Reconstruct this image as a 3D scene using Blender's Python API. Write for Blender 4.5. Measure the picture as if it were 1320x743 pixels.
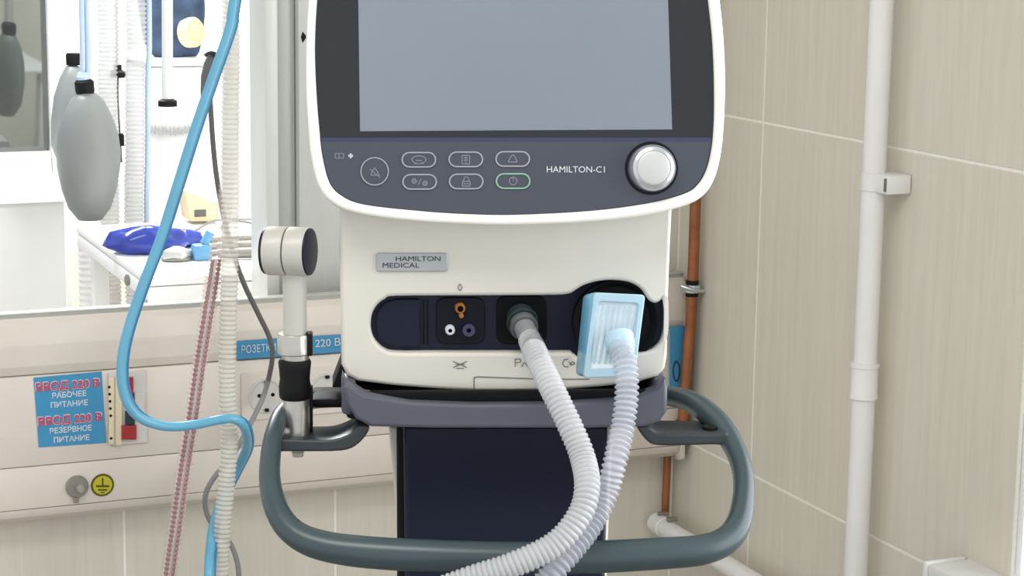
import bpy, bmesh, math, random
from mathutils import Vector, Matrix
random.seed(7)
for o in list(bpy.data.objects): bpy.data.objects.remove(o)
SC = bpy.context.scene
COL = SC.collection
R = math.radians

# ------------------------------------------------------------------ camera
F = 2600.0                                   # focal length in pixels of the 1320 px frame
YAW, PIT, ROL = R(23.1), R(10.36), R(-0.79)
CAM = Vector((0, 0, 1.6))
fwd = Vector((math.sin(YAW)*math.cos(PIT), math.cos(YAW)*math.cos(PIT), -math.sin(PIT)))
rgt0 = Vector((math.cos(YAW), -math.sin(YAW), 0))
dwn0 = fwd.cross(rgt0)
rgt = rgt0*math.cos(ROL) + dwn0*math.sin(ROL)
dwn = -rgt0*math.sin(ROL) + dwn0*math.cos(ROL)
cd = bpy.data.cameras.new('camera'); cam = bpy.data.objects.new('camera', cd); COL.objects.link(cam)
m = Matrix((rgt, -dwn, -fwd)).transposed().to_4x4(); m.translation = CAM
cam.matrix_world = m
cd.sensor_width = 36; cd.lens = 36*F/1320; cd.clip_start = 0.05
SC.camera = cam

# ------------------------------------------------------------------ light
w = bpy.data.worlds.new('overcast_sky'); SC.world = w; w.use_nodes = True
bg = w.node_tree.nodes['Background']; bg.inputs[0].default_value = (0.93, 0.97, 1.0, 1); bg.inputs[1].default_value = 1.0
def area(name, loc, rot, sx, sy, power, col=(1, 1, 1)):
    l = bpy.data.lights.new(name, 'AREA'); l.shape = 'RECTANGLE'; l.size = sx; l.size_y = sy; l.energy = power; l.color = col
    o = bpy.data.objects.new(name, l); COL.objects.link(o); o.location = loc; o.rotation_euler = rot
    return o
area('window_daylight', (1.72, 0.75, 1.6), (0, R(90), 0), 1.4, 1.9, 34, (0.95, 0.98, 1.0))
area('overhead_fill_light', (-0.2, 0.7, 2.74), (0, 0, 0), 1.2, 0.6, 20, (1, 0.97, 0.92))  # added fill from overhead to brighten the room; no known lamp there
area('far_fill_light', (0.6, 4.2, 2.74), (0, 0, 0), 1.2, 1.2, 150, (1, 1, 1))  # added to whiten the space behind the opening; stands for no real lamp
SC.view_settings.view_transform = 'Standard'; SC.view_settings.look = 'None'
SC.view_settings.exposure = 0.1; SC.view_settings.gamma = 1.0; SC.view_settings.use_curve_mapping = False

# ------------------------------------------------------------------ pixel helpers (directions only; distance from planes)
def ray(x, y): return rgt*((x-660)/F) + dwn*((y-371.5)/F) + fwd
def onx(x, y, X): d = ray(x, y); return CAM + d*((X-CAM.x)/d.x)
def ony(x, y, Y): d = ray(x, y); return CAM + d*((Y-CAM.y)/d.y)
def onz(x, y, Z): d = ray(x, y); return CAM + d*((Z-CAM.z)/d.z)

# ------------------------------------------------------------------ materials
def lin(c): return tuple(((v/255)/12.92 if v/255 <= 0.04045 else (((v/255)+0.055)/1.055)**2.4) for v in c) + (1,)
MATS = {}
def pm(name, rgb, rough=0.5, metal=0.0, var=0.04, scale=25, bump=0.0, spec=0.5, clear=0.0, coat=0.0, streak=None, trans=0.0, sss=0.0):
    mt = bpy.data.materials.new(name); mt.use_nodes = True; nt = mt.node_tree; N = nt.nodes; L = nt.links
    b = N['Principled BSDF']; b.inputs['Roughness'].default_value = rough; b.inputs['Metallic'].default_value = metal
    b.inputs['Specular IOR Level'].default_value = spec; b.inputs['Coat Weight'].default_value = coat; b.inputs['Coat Roughness'].default_value = 0.1
    tc = N.new('ShaderNodeTexCoord'); mp = N.new('ShaderNodeMapping'); L.new(tc.outputs['Object'], mp.inputs[0])
    nz = N.new('ShaderNodeTexNoise'); nz.inputs['Scale'].default_value = scale; nz.inputs['Detail'].default_value = 4
    L.new(mp.outputs[0], nz.inputs['Vector'])
    if streak: mp.inputs['Scale'].default_value = streak
    cr = N.new('ShaderNodeValToRGB'); L.new(nz.outputs[0], cr.inputs[0])
    c = lin(rgb); cr.color_ramp.elements[0].position = 0.3; cr.color_ramp.elements[1].position = 0.7
    cr.color_ramp.elements[0].color = tuple(max(0, v*(1-var)) for v in c[:3]) + (1,)
    cr.color_ramp.elements[1].color = tuple(min(1, v*(1+var)) for v in c[:3]) + (1,)
    L.new(cr.outputs[0], b.inputs['Base Color'])
    b.inputs['Transmission Weight'].default_value = trans
    if bump:
        bp = N.new('ShaderNodeBump'); bp.inputs['Strength'].default_value = bump; bp.inputs['Distance'].default_value = 0.002
        L.new(nz.outputs[0], bp.inputs['Height']); L.new(bp.outputs[0], b.inputs['Normal'])
    if clear:
        out = N['Material Output']; tr = N.new('ShaderNodeBsdfTransparent'); mx = N.new('ShaderNodeMixShader'); mx.inputs[0].default_value = clear
        L.new(b.outputs[0], mx.inputs[1]); L.new(tr.outputs[0], mx.inputs[2]); L.new(mx.outputs[0], out.inputs[0])
    MATS[name] = mt
    return mt
def tile_mat(name, rgb):
    mt = pm(name, rgb, rough=0.28, var=0.0, spec=0.4); nt = mt.node_tree; N = nt.nodes; L = nt.links
    tc = [n for n in N if n.type == 'TEX_COORD'][0]; mp = [n for n in N if n.type == 'MAPPING'][0]; nz = [n for n in N if n.type == 'TEX_NOISE'][0]
    cr = [n for n in N if n.type == 'VALTORGB'][0]
    oi = N.new('ShaderNodeObjectInfo'); va = N.new('ShaderNodeVectorMath'); va.operation = 'ADD'
    ml = N.new('ShaderNodeMath'); ml.operation = 'MULTIPLY'; ml.inputs[1].default_value = 37; L.new(oi.outputs['Random'], ml.inputs[0])
    L.new(tc.outputs['Object'], va.inputs[0]); L.new(ml.outputs[0], va.inputs[1]); L.new(va.outputs[0], mp.inputs[0])
    mp.inputs['Scale'].default_value = (1, 1, 0.06); nz.inputs['Scale'].default_value = 75; nz.inputs['Detail'].default_value = 6; nz.inputs['Distortion'].default_value = 0.6
    c = lin(rgb)
    cr.color_ramp.elements[0].color = tuple(v*0.93 for v in c[:3])+(1,); cr.color_ramp.elements[1].color = tuple(min(1, v*1.04) for v in c[:3])+(1,)
    cr.color_ramp.elements[0].position = 0.25; cr.color_ramp.elements[1].position = 0.75
    return mt
M_tile = tile_mat('beige_wood_grain_tile', (215, 209, 195))
M_grout = pm('pale_grout', (240, 237, 228), 0.8, bump=0.1, scale=200)
M_plaster = pm('white_plaster', (236, 236, 232), 0.85, bump=0.1, scale=80)
M_floor = pm('grey_linoleum', (150, 146, 138), 0.4, var=0.1, scale=12)
M_pvc = pm('white_pvc', (232, 230, 228), 0.35, var=0.02)
M_panel = pm('offwhite_panel', (218, 208, 197), 0.4, var=0.02)
M_gap = pm('dark_joint', (120, 110, 100), 0.8)
M_alu = pm('brushed_aluminium', (222, 224, 220), 0.45, 0.25, var=0.03, streak=(40, 40, 1))
M_alud = pm('anodised_aluminium_grey', (190, 192, 186), 0.45, 0.2, var=0.03, streak=(40, 40, 1))
M_jamb = pm('pale_grey_sheet', (214, 215, 210), 0.25, 0.2, var=0.03, streak=(30, 30, 1))
M_white = pm('device_white_plastic', (213, 208, 197), 0.32, var=0.01)
M_bezel = pm('bezel_white_plastic', (236, 234, 226), 0.25, var=0.01)
M_black = pm('black_glass', (27, 29, 33), 0.12, var=0.02)
M_disp = pm('dark_display_matte', (122, 130, 141), 0.4, var=0.03, scale=6)
M_ctrl = pm('slate_control_panel', (64, 67, 80), 0.35, var=0.02)
M_ctrl2 = pm('navy_line', (50, 54, 84), 0.35)
M_key = pm('key_outline_grey', (150, 153, 160), 0.4)
M_keyg = pm('key_outline_green', (132, 178, 148), 0.4)
M_icon = pm('icon_print', (128, 132, 142), 0.5)
M_silver = pm('satin_silver', (200, 204, 206), 0.28, 0.75, var=0.03)
M_silver2 = pm('spun_silver_cap', (205, 205, 203), 0.4, 0.5, var=0.03)
M_navy = pm('navy_plastic', (16, 21, 42), 0.4, var=0.05, spec=0.25)
M_navyd = pm('dark_navy_plastic', (10, 12, 24), 0.45, var=0.05, spec=0.2)
M_hole = pm('black_recess', (7, 7, 10), 0.6, spec=0.15)
M_badge = pm('badge_grey_metal', (172, 174, 176), 0.35, 0.3)
M_ink = pm('dark_ink', (30, 36, 48), 0.6)
M_inkw = pm('white_ink', (205, 208, 212), 0.6)
M_inkg = pm('grey_ink', (120, 118, 112), 0.6)
M_orange = pm('amber_port', (150, 92, 32), 0.35)
M_slate = pm('trolley_slate', (84, 85, 96), 0.4, var=0.03)
M_handle = pm('handle_grey_green', (60, 74, 78), 0.32, 0.1, var=0.05)
M_arm = pm('charcoal_plastic', (48, 54, 57), 0.35, var=0.05)
M_blk = pm('black_rubber', (12, 12, 14), 0.6, spec=0.25)
M_chrome = pm('satin_steel', (190, 186, 178), 0.28, 0.85, var=0.03, streak=(1, 1, 20))
M_adapter = pm('grey_adapter', (92, 93, 95), 0.35, var=0.05)
M_hoseA = pm('milky_hose_plastic', (206, 207, 209), 0.14, var=0.03, clear=0.38)
M_hoseB = pm('clear_hose_plastic', (206, 208, 218), 0.12, var=0.03, clear=0.5)
M_hoseC = pm('thin_clear_hose_plastic', (222, 218, 208), 0.2, var=0.03, clear=0.42)
M_hoseP = pm('pink_tinted_clear_hose', (234, 216, 210), 0.25, var=0.03, clear=0.72)
M_red = pm('red_core_stripe', (132, 30, 44), 0.4)
M_blue = pm('sky_blue_tube', (104, 170, 200), 0.22, var=0.04)
M_blued = pm('deep_blue_tube', (52, 124, 172), 0.25, var=0.04)
M_filt = pm('pale_blue_clear_plastic', (176, 208, 224), 0.18, var=0.06, clear=0.15)
M_filtw = pm('filter_white_media', (214, 222, 226), 0.35, var=0.10, scale=90)
M_filtb = pm('filter_blue_edge', (120, 180, 212), 0.2, var=0.05, clear=0.12)
M_copper = pm('weathered_copper', (150, 92, 55), 0.45, 0.35, var=0.25, scale=40)
M_cable = pm('grey_cable', (142, 140, 140), 0.5)
M_cabled = pm('dark_grey_cable', (98, 96, 94), 0.5)
M_sign = pm('sign_blue', (62, 142, 186), 0.35, var=0.05)
M_signt = pm('strip_sign_blue', (58, 136, 178), 0.35, var=0.05)
M_redink = pm('red_lettering', (205, 62, 92), 0.5)
M_redp = pm('red_module', (160, 40, 44), 0.35)
M_blackp = pm('black_module', (36, 48, 52), 0.35)
M_yel = pm('yellow_disc', (190, 180, 40), 0.45)
M_olive = pm('olive_print', (84, 80, 10), 0.5)
M_cream = pm('cream_terminal', (222, 208, 176), 0.45)
M_sock = pm('socket_plastic', (205, 200, 196), 0.35)
M_bag = pm('grey_silicone_bag', (134, 138, 138), 0.4, var=0.05, scale=8)
M_fglass = pm('tinted_window_glass', (118, 122, 119), 0.05, 0.75, var=0.2, scale=3.5)
M_cloth = pm('navy_cloth', (66, 84, 112), 0.9, var=0.35, scale=30, bump=0.4)
M_beige = pm('cream_plastic', (228, 208, 172), 0.5, var=0.05)
M_wbox = pm('white_enamel', (240, 240, 240), 0.4, var=0.01)
M_bluebag = pm('cobalt_glossy_film', (52, 70, 168), 0.15, var=0.2, scale=30)
M_lblue = pm('light_blue_plastic', (110, 170, 212), 0.3, var=0.1)
M_tubepale = pm('pale_blue_line', (184, 204, 228), 0.3)
M_grate = pm('grey_steel', (150, 148, 140), 0.35, 0.6)
M_khaki = pm('beige_far_wall', (214, 198, 172), 0.8)
M_winframe = pm('white_window_frame', (242, 242, 240), 0.4, var=0.01)
M_armw = pm('support_arm_white', (190, 186, 178), 0.35, var=0.01)
M_cuff = pm('grey_hose_cuff', (150, 151, 153), 0.3, var=0.03, clear=0.15)
M_pane = pm('window_glass', (235, 240, 242), 0.05, clear=0.93)

# ------------------------------------------------------------------ object helpers
def link(name, me, mat=None, parent=None):
    o = bpy.data.objects.new(name, me); COL.objects.link(o)
    if mat: me.materials.append(mat)
    if parent: o.parent = parent
    return o
def tag(o, label, cat=None, group=None, kind=None):
    if label: o['label'] = label
    if cat: o['category'] = cat
    if group: o['group'] = group
    if kind: o['kind'] = kind
    return o
def empty(name, loc=(0, 0, 0), rz=0):
    o = bpy.data.objects.new(name, None); COL.objects.link(o); o.location = loc; o.rotation_euler = (0, 0, rz); o.empty_display_size = 0.05
    return o
def fin(me, ang=40):
    me.update()
    me.shade_smooth(); me.set_sharp_from_angle(angle=R(ang))
    return me
class Fr:                                        # a 2-D frame: origin, U, V, N (towards the viewer)
    def __init__(s, o, u, v): s.o = Vector(o); s.u = Vector(u).normalized(); s.v = Vector(v).normalized(); s.n = s.u.cross(s.v).normalized()
    def p(s, a, b, c=0): return s.o + s.u*a + s.v*b + s.n*c
def smooth(pts, n=4, closed=True):
    out = []; k = len(pts); pts = [Vector(p) for p in pts]
    rng = range(k) if closed else range(k-1)
    for i in rng:
        if closed: a, b, c, d = pts[i-1], pts[i], pts[(i+1) % k], pts[(i+2) % k]
        else: a, b, c, d = pts[max(i-1, 0)], pts[i], pts[i+1], pts[min(i+2, k-1)]
        for j in range(n):
            t = j/n
            out.append(0.5*((2*b)+(c-a)*t+(2*a-5*b+4*c-d)*t*t+(3*b-a-3*c+d)*t*t*t))
    if not closed: out.append(pts[-1].copy())
    return out
def fillet(pts, r, n=5):
    out = []; k = len(pts)
    for i in range(k):
        rr = r[i] if isinstance(r, (list, tuple)) else r
        p = Vector(pts[i]); a = (Vector(pts[i-1])-p); b = (Vector(pts[(i+1) % k])-p)
        q = min(rr, a.length*0.49, b.length*0.49)
        p0 = p+a.normalized()*q; p1 = p+b.normalized()*q
        for j in range(n+1):
            t = j/n; out.append(p0*(1-t)**2+p*2*t*(1-t)+p1*t*t)
    return out
def circ(c, r, n=28, ry=None): return [Vector((c[0]+r*math.cos(2*math.pi*i/n), c[1]+(ry or r)*math.sin(2*math.pi*i/n))) for i in range(n)]
def plate(name, outs, fr, w0, w1, mat, parent=None, bev=0.0, ang=40):
    """flat outlines (first outer, rest holes) in frame fr, between w0 and w1 along its normal, with rounded edges"""
    cu = bpy.data.curves.new('tmp', 'CURVE'); cu.dimensions = '2D'; cu.fill_mode = 'BOTH'
    for pts in outs:
        sp = cu.splines.new('POLY'); sp.points.add(len(pts)-1); sp.use_cyclic_u = True
        for q, p in zip(sp.points, pts): q.co = (p[0], p[1], 0, 1)
    h = (w1-w0)/2; bev = min(bev, h*0.95)
    cu.extrude = h-bev; cu.bevel_depth = bev; cu.bevel_resolution = 2; cu.offset = -bev
    ob = bpy.data.objects.new('tmp', cu); COL.objects.link(ob)
    dg = bpy.context.evaluated_depsgraph_get(); me = bpy.data.meshes.new_from_object(ob.evaluated_get(dg))
    bpy.data.objects.remove(ob); bpy.data.curves.remove(cu)
    c = (w0+w1)/2
    for v in me.vertices: v.co = fr.p(v.co.x, v.co.y, v.co.z+c)
    me.name = name; me.materials.clear()
    return link(name, fin(me, ang), mat, parent)
def text(name, body, size, fr, mat, parent=None, align='CENTER', w=0.0006, shear=0, xs=1.0, bold=0):
    cu = bpy.data.curves.new('tmp', 'FONT'); cu.body = body; cu.size = size; cu.align_x = align; cu.align_y = 'CENTER'; cu.extrude = 0.00015; cu.shear = shear; cu.offset = bold
    cu.resolution_u = 3
    ob = bpy.data.objects.new('tmp', cu); COL.objects.link(ob)
    dg = bpy.context.evaluated_depsgraph_get(); me = bpy.data.meshes.new_from_object(ob.evaluated_get(dg))
    bpy.data.objects.remove(ob); bpy.data.curves.remove(cu)
    for v in me.vertices: v.co = fr.p(v.co.x*xs, v.co.y, v.co.z+w)
    me.materials.clear()
    return link(name, me, mat, parent)
def box(name, a, b, mat, parent=None, bev=0.0, seg=2):
    bm = bmesh.new(); bmesh.ops.create_cube(bm, size=1)
    a = Vector(a); b = Vector(b); c = (a+b)/2; s = b-a
    for v in bm.verts: v.co = Vector((c.x+v.co.x*s.x, c.y+v.co.y*s.y, c.z+v.co.z*s.z))
    if bev: bmesh.ops.bevel(bm, geom=bm.edges[:], offset=bev, segments=seg, profile=0.5, affect='EDGES')
    me = bpy.data.meshes.new(name); bm.to_mesh(me); bm.free()
    return link(name, fin(me, 35), mat, parent)
def hexa(name, front, back, mat, parent=None, bev=0.0, seg=2):
    bm = bmesh.new(); f = [bm.verts.new(p) for p in front]; k = [bm.verts.new(p) for p in back]
    bm.faces.new(f); bm.faces.new(k[::-1])
    n = len(f)
    for i in range(n): bm.faces.new((f[(i+1) % n], f[i], k[i], k[(i+1) % n]))
    bmesh.ops.recalc_face_normals(bm, faces=bm.faces[:])
    if bev: bmesh.ops.bevel(bm, geom=bm.edges[:], offset=bev, segments=seg, profile=0.5, affect='EDGES')
    me = bpy.data.meshes.new(name); bm.to_mesh(me); bm.free()
    return link(name, fin(me, 35), mat, parent)
def lathe(name, prof, o, axis, mat, parent=None, n=32, ang=35, sx=1.0, up=None):
    ax = Vector(axis).normalized(); u = (Vector(up) if up else (Vector((0, 0, 1)) if abs(ax.z) < 0.9 else Vector((1, 0, 0)))); u = (u-ax*u.dot(ax)).normalized(); v = ax.cross(u)
    bm = bmesh.new(); rows = []; o = Vector(o)
    for r, h in prof:
        if r < 1e-6: rows.append([bm.verts.new(o+ax*h)])
        else: rows.append([bm.verts.new(o+ax*h+(u*math.cos(2*math.pi*i/n)+v*math.sin(2*math.pi*i/n)*sx)*r) for i in range(n)])
    for a, b in zip(rows, rows[1:]):
        for i in range(n):
            j = (i+1) % n
            if len(a) == 1 and len(b) == 1: continue
            if len(a) == 1: bm.faces.new((a[0], b[i], b[j]))
            elif len(b) == 1: bm.faces.new((a[i], b[0], a[j]))
            else: bm.faces.new((a[i], b[i], b[j], a[j]))
    bmesh.ops.recalc_face_normals(bm, faces=bm.faces[:])
    me = bpy.data.meshes.new(name); bm.to_mesh(me); bm.free()
    return link(name, fin(me, ang), mat, parent)
def resample(pts, step):
    P = smooth(pts, 24, False); L = [0]
    for a, b in zip(P, P[1:]): L.append(L[-1]+(b-a).length)
    n = max(2, int(round(L[-1]/step))); out = []; j = 0
    for i in range(n+1):
        s = L[-1]*i/n
        while j < len(L)-2 and L[j+1] < s: j += 1
        t = (s-L[j])/max(1e-9, L[j+1]-L[j]); out.append(P[j].lerp(P[j+1], t))
    return out, L[-1]
def sweep(name, pts, rad, mat, parent=None, sides=14, step=0.006, flat=1.0, cap=True, ang=60):
    """tube along a smooth path; rad = number, list (per control point share) or function of (s, length)"""
    Q, L = resample(pts, step); n = len(Q); bm = bmesh.new(); rows = []
    T = [(Q[min(i+1, n-1)]-Q[max(i-1, 0)]).normalized() for i in range(n)]
    u = Vector((0, 0, 1)) if abs(T[0].z) < 0.9 else Vector((1, 0, 0)); u = (u-T[0]*u.dot(T[0])).normalized()
    for i in range(n):
        u = (u-T[i]*u.dot(T[i])).normalized(); v = T[i].cross(u); s = L*i/(n-1)
        if callable(rad): r = rad(s, L)
        elif isinstance(rad, (list, tuple)):
            x = i/(n-1)*(len(rad)-1); k = min(int(x), len(rad)-2); r = rad[k]*(1-(x-k))+rad[k+1]*(x-k)
        else: r = rad
        rows.append([bm.verts.new(Q[i]+(u*math.cos(2*math.pi*k/sides)+v*math.sin(2*math.pi*k/sides)*flat)*r) for k in range(sides)])
    for a, b in zip(rows, rows[1:]):
        for i in range(sides): j = (i+1) % sides; bm.faces.new((a[i], a[j], b[j], b[i]))
    if cap: bm.faces.new(rows[0][::-1]); bm.faces.new(rows[-1])
    bmesh.ops.recalc_face_normals(bm, faces=bm.faces[:])
    me = bpy.data.meshes.new(name); bm.to_mesh(me); bm.free()
    return link(name, fin(me, ang), mat, parent)
def corr(r, amp, pitch, sharp=2.0):              # corrugated radius
    return lambda s, L: r-amp+2*amp*abs(math.cos(math.pi*s/pitch))**sharp

# ------------------------------------------------------------------ room shell
XR, YB, ZC = 1.401, 2.65, 2.8
WY0 = 1.81                                         # the tiled wall ends here at the window reveal
def struct(o): o['kind'] = 'structure'; return o
fl = struct(box('floor', (-2.2, -1.6, -0.1), (3.2, 6.2, 0), M_floor))
ce = struct(box('ceiling', (-1.8, -0.9, ZC), (1.9, 2.8, ZC+0.1), M_plaster))
wr = struct(box('wall_right', (XR+0.0008, WY0, 0), (XR+0.22, 2.95, ZC), M_grout))
wr2 = struct(box('wall_right_below_window', (XR+0.002, -0.9, 0), (XR+0.22, WY0, 0.84), M_plaster))
wr3 = struct(box('wall_right_above_window', (XR+0.002, -0.9, 2.32), (XR+0.22, WY0, ZC), M_plaster))
wr4 = struct(box('wall_right_beside_window', (XR+0.002, -0.9, 0.84), (XR+0.22, -0.25, 2.32), M_plaster))
# back wall: low part under the opening, full height right of the frame
wb = struct(box('wall_back', (-1.9, YB+0.0008, 0), (XR+0.0008, YB+0.10, 1.052), M_grout))
wb2 = struct(box('wall_back_upper', (0.905, YB+0.0008, 1.052), (XR+0.0008, YB+0.10, ZC), M_grout))
wb3 = struct(box('wall_back_lintel', (-1.9, YB+0.0008, 2.3), (0.905, YB+0.10, ZC), M_plaster))
rows = [-0.17, 0.33, 0.83, 1.33, 1.83, 2.33, 2.83]
cache = {}
def tile(parent, axis, a0, a1, z0, z1, plane):
    g = 0.0018; w_ = round(a1-a0-2*g, 4); h_ = round(z1-z0-2*g, 4); key = (axis, w_, h_)
    if key not in cache:
        bm = bmesh.new(); bmesh.ops.create_cube(bm, size=1)
        s = (0.008, w_, h_) if axis == 'x' else (w_, 0.008, h_)
        for v in bm.verts: v.co = Vector((v.co.x*s[0], v.co.y*s[1], v.co.z*s[2]))
        bmesh.ops.bevel(bm, geom=bm.edges[:], offset=0.0006, segments=1, affect='EDGES')
        me = bpy.data.meshes.new('tile'); bm.to_mesh(me); bm.free(); me.materials.append(M_tile); cache[key] = me
    o = bpy.data.objects.new('tile', cache[key]); COL.objects.link(o); o.parent = parent
    c = (a0+a1)/2
    o.location = (plane+0.004, c, (z0+z1)/2) if axis == 'x' else (c, plane+0.004, (z0+z1)/2)
ycol = [WY0, 2.113, 2.413, YB]
for i in range(3):
    for j in range(6):
        tile(wr, 'x', ycol[i]+(0.0 if i else 0.004), ycol[i+1], max(rows[j], 0), min(rows[j+1], ZC), XR)
xc = [0.861-0.303*k for k in range(9, 0, -1)]+[0.861, 1.164, XR]
for i in range(len(xc)-1):
    for j in range(6):
        z0, z1 = max(rows[j], 0), min(rows[j+1], ZC)
        if xc[i+1] < 0.9:
            if z0 > 1.0: continue
            tile(wb, 'y', xc[i], xc[i+1], z0, min(z1, 1.05), YB)
        elif xc[i] < 0.9:
            if z0 < 1.0: tile(wb, 'y', xc[i], xc[i+1], z0, min(z1, 1.05), YB)
            if z1 > 1.1: tile(wb2, 'y', 0.906, xc[i+1], max(z0, 1.054), z1, YB)
        else:
            tile(wb2 if z0 >= 1.0 else wb, 'y', xc[i], xc[i+1], z0, z1, YB)
# window in the right wall (only its reveal and sill reach the picture)
win = struct(empty('window_1', (XR+0.16, 0.78, 0.85)))
def wpart(n, a, b, mat, bev=0.002):
    o = box(n, Vector(a)-win.location, Vector(b)-win.location, mat, win, bev); return o
wpart('reveal', (XR+0.0005, WY0-0.012, 0.87), (XR+0.20, WY0-0.001, 2.30), M_winframe)
wpart('reveal', (XR+0.0005, -0.249, 0.87), (XR+0.20, -0.238, 2.30), M_winframe)
wpart('reveal', (XR+0.0005, -0.249, 2.30), (XR+0.20, WY0-0.001, 2.312), M_winframe)
for y0, y1, z0, z1 in ((WY0-0.08, WY0-0.013, 0.88, 2.299), (-0.237, -0.17, 0.88, 2.299), (0.75, 0.82, 0.88, 2.299), (-0.17, WY0-0.08, 0.88, 0.95), (-0.17, WY0-0.08, 2.23, 2.299)):
    wpart('frame', (XR+0.13, y0, z0), (XR+0.19, y1, z1), M_winframe)
for y0, y1 in ((-0.17, 0.75), (0.82, WY0-0.08)):
    wpart('pane', (XR+0.155, y0, 0.95), (XR+0.162, y1, 2.23), M_pane, 0)
# sill with its end cap
p0 = onx(1194, 722, 1.345)
sill = struct(box('trim_1', (1.345, -0.3, 0.842), (XR+0.14, 1.898, 0.862), M_pvc, None, 0.004))
box('end_cap', (1.343, 1.898, 0.836), (XR-0.001, 1.905, 0.8635), M_pvc, sill, 0.002)

# ------------------------------------------------------------------ partition frame left of the tiled wall
fr_ = struct(empty('trim_2', (0.84, YB+0.03, 1.08)))
def fpart(n, a, b, mat): return box(n, Vector(a)-fr_.location, Vector(b)-fr_.location, mat, fr_, 0.0015)
fpart('mullion_cover', (0.766, YB+0.010, 1.053), (0.784, YB+0.09, 2.3), M_alu)
fpart('mullion_body', (0.785, YB+0.022, 1.053), (0.811, YB+0.09, 2.3), M_alud)
fpart('casing_sheet', (0.812, YB+0.006, 1.053), (0.904, YB+0.09, 2.3), M_jamb)
hp = ony(390, 48, YB+0.006)
plate('latch_slot', [[(-0.0025, 0), (0, -0.0075), (0.0045, -0.001), (0.0045, 0.002), (0, 0.0075)]], Fr(hp-fr_.location, (1, 0, 0), (0, 0, 1)), 0, 0.0012, M_blk, fr_)

# ------------------------------------------------------------------ bed-head service panel
YP = 2.59
hp_ = empty('bed_head_panel', (0.2, YB, 0.81)); O = hp_.location.copy()
tag(hp_, 'long off-white bed-head service panel with sockets fixed on the tiled back wall', 'service panel')
X0, X1 = -1.5, 1.383
def strip(name, prof, mat):                      # profile (y, z) extruded along x
    prof = [(y, z) for y, z in prof]
    f = [Vector((X0, y, z))-O for y, z in prof]; b = [Vector((X1, y, z))-O for y, z in prof]
    return hexa(name, f, b, mat, hp_, 0.0012, 2)
strip('back_box', [(YP+0.004, 0.83), (YP+0.004, 1.06), (YB+0.001, 1.06), (YB+0.001, 0.83)], M_gap)
strip('top_cover', [(YP+0.004, 1.0095), (YP-0.001, 1.022), (YP-0.003, 1.05), (YP+0.001, 1.076), (YP+0.012, 1.088), (YP+0.012, 1.0095)], M_panel)
strip('top_rail', [(YP+0.006, 1.0888), (YP+0.004, 1.0905), (YP+0.007, 1.0925), (YP+0.02, 1.0925), (YP+0.02, 1.075), (YP+0.013, 1.075)], M_alud)
strip('socket_strip', [(YP, 0.8882), (YP, 1.0085), (YP+0.01, 1.0085), (YP+0.01, 0.8882)], M_panel)
strip('lower_cover', [(YP, 0.8305), (YP, 0.8872), (YP+0.01, 0.8872), (YP+0.01, 0.8305)], M_panel)
strip('bottom_cover', [(YP+0.001, 0.8295), (YP+0.006, 0.818), (YP+0.018, 0.809), (YP+0.035, 0.806), (YB+0.001, 0.806), (YB+0.001, 0.8295)], M_panel)
box('end_cap', Vector((X1, YP-0.001, 0.806))-O, Vector((X1+0.004, YB, 1.075))-O, M_panel, hp_, 0.006)
FP = Fr(Vector((0, YP, 0))-O, (1, 0, 0), (0, 0, 1))
def q(px, py, Y=YP): p = ony(px, py, Y); return Vector((p.x, p.z))
sg = plate('sign', [[q(43, 487), q(50, 577), q(137, 571), q(131, 479)]][0:1], FP, 0, 0.0012, M_sign, hp_, 0.0003)
tag(sg, 'blue sign with red and white lettering')
def stext(body, px, py, hpx, mat, par, name='lettering', lean=0.0, bold=0.0, wpx=None):
    p = q(px, py); a = q(px, py-hpx/2); b = q(px, py+hpx/2); h = (a-b).length
    f = Fr(Vector((p.x, YP, p.y))-O, (1, 0, lean), (0, 0, 1))
    o = text(name, body, h*1.38, f, mat, par, w=0.0014, bold=bold)
    if wpx:
        c = q(px+wpx/2, py)-q(px-wpx/2, py); xs = [v.co.x for v in o.data.vertices]; k = c.x/max(1e-6, max(xs)-min(xs)); cx = (max(xs)+min(xs))/2
        for v in o.data.vertices: v.co.x = cx+(v.co.x-cx)*k
    return o
stext('ВВОД 220 В', 87, 497, 11, M_inkw, sg, bold=0.0007, wpx=84); stext('ВВОД 220 В', 87, 497, 10, M_redink, sg, bold=0.0003, wpx=82).location.y -= 0.0006
stext('РАБОЧЕЕ', 89, 509, 7, M_inkw, sg, bold=0.0002, wpx=44); stext('ПИТАНИЕ', 89, 521, 7, M_inkw, sg, bold=0.0002, wpx=48)
stext('ВВОД 220 В', 90, 541, 11, M_inkw, sg, bold=0.0007, wpx=84); stext('ВВОД 220 В', 90, 541, 10, M_redink, sg, bold=0.0003, wpx=82).location.y -= 0.0006
stext('РЕЗЕРВНОЕ', 91, 554, 7, M_inkw, sg, bold=0.0002, wpx=54); stext('ПИТАНИЕ', 92, 566, 7, M_inkw, sg, bold=0.0002, wpx=46)
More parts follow.
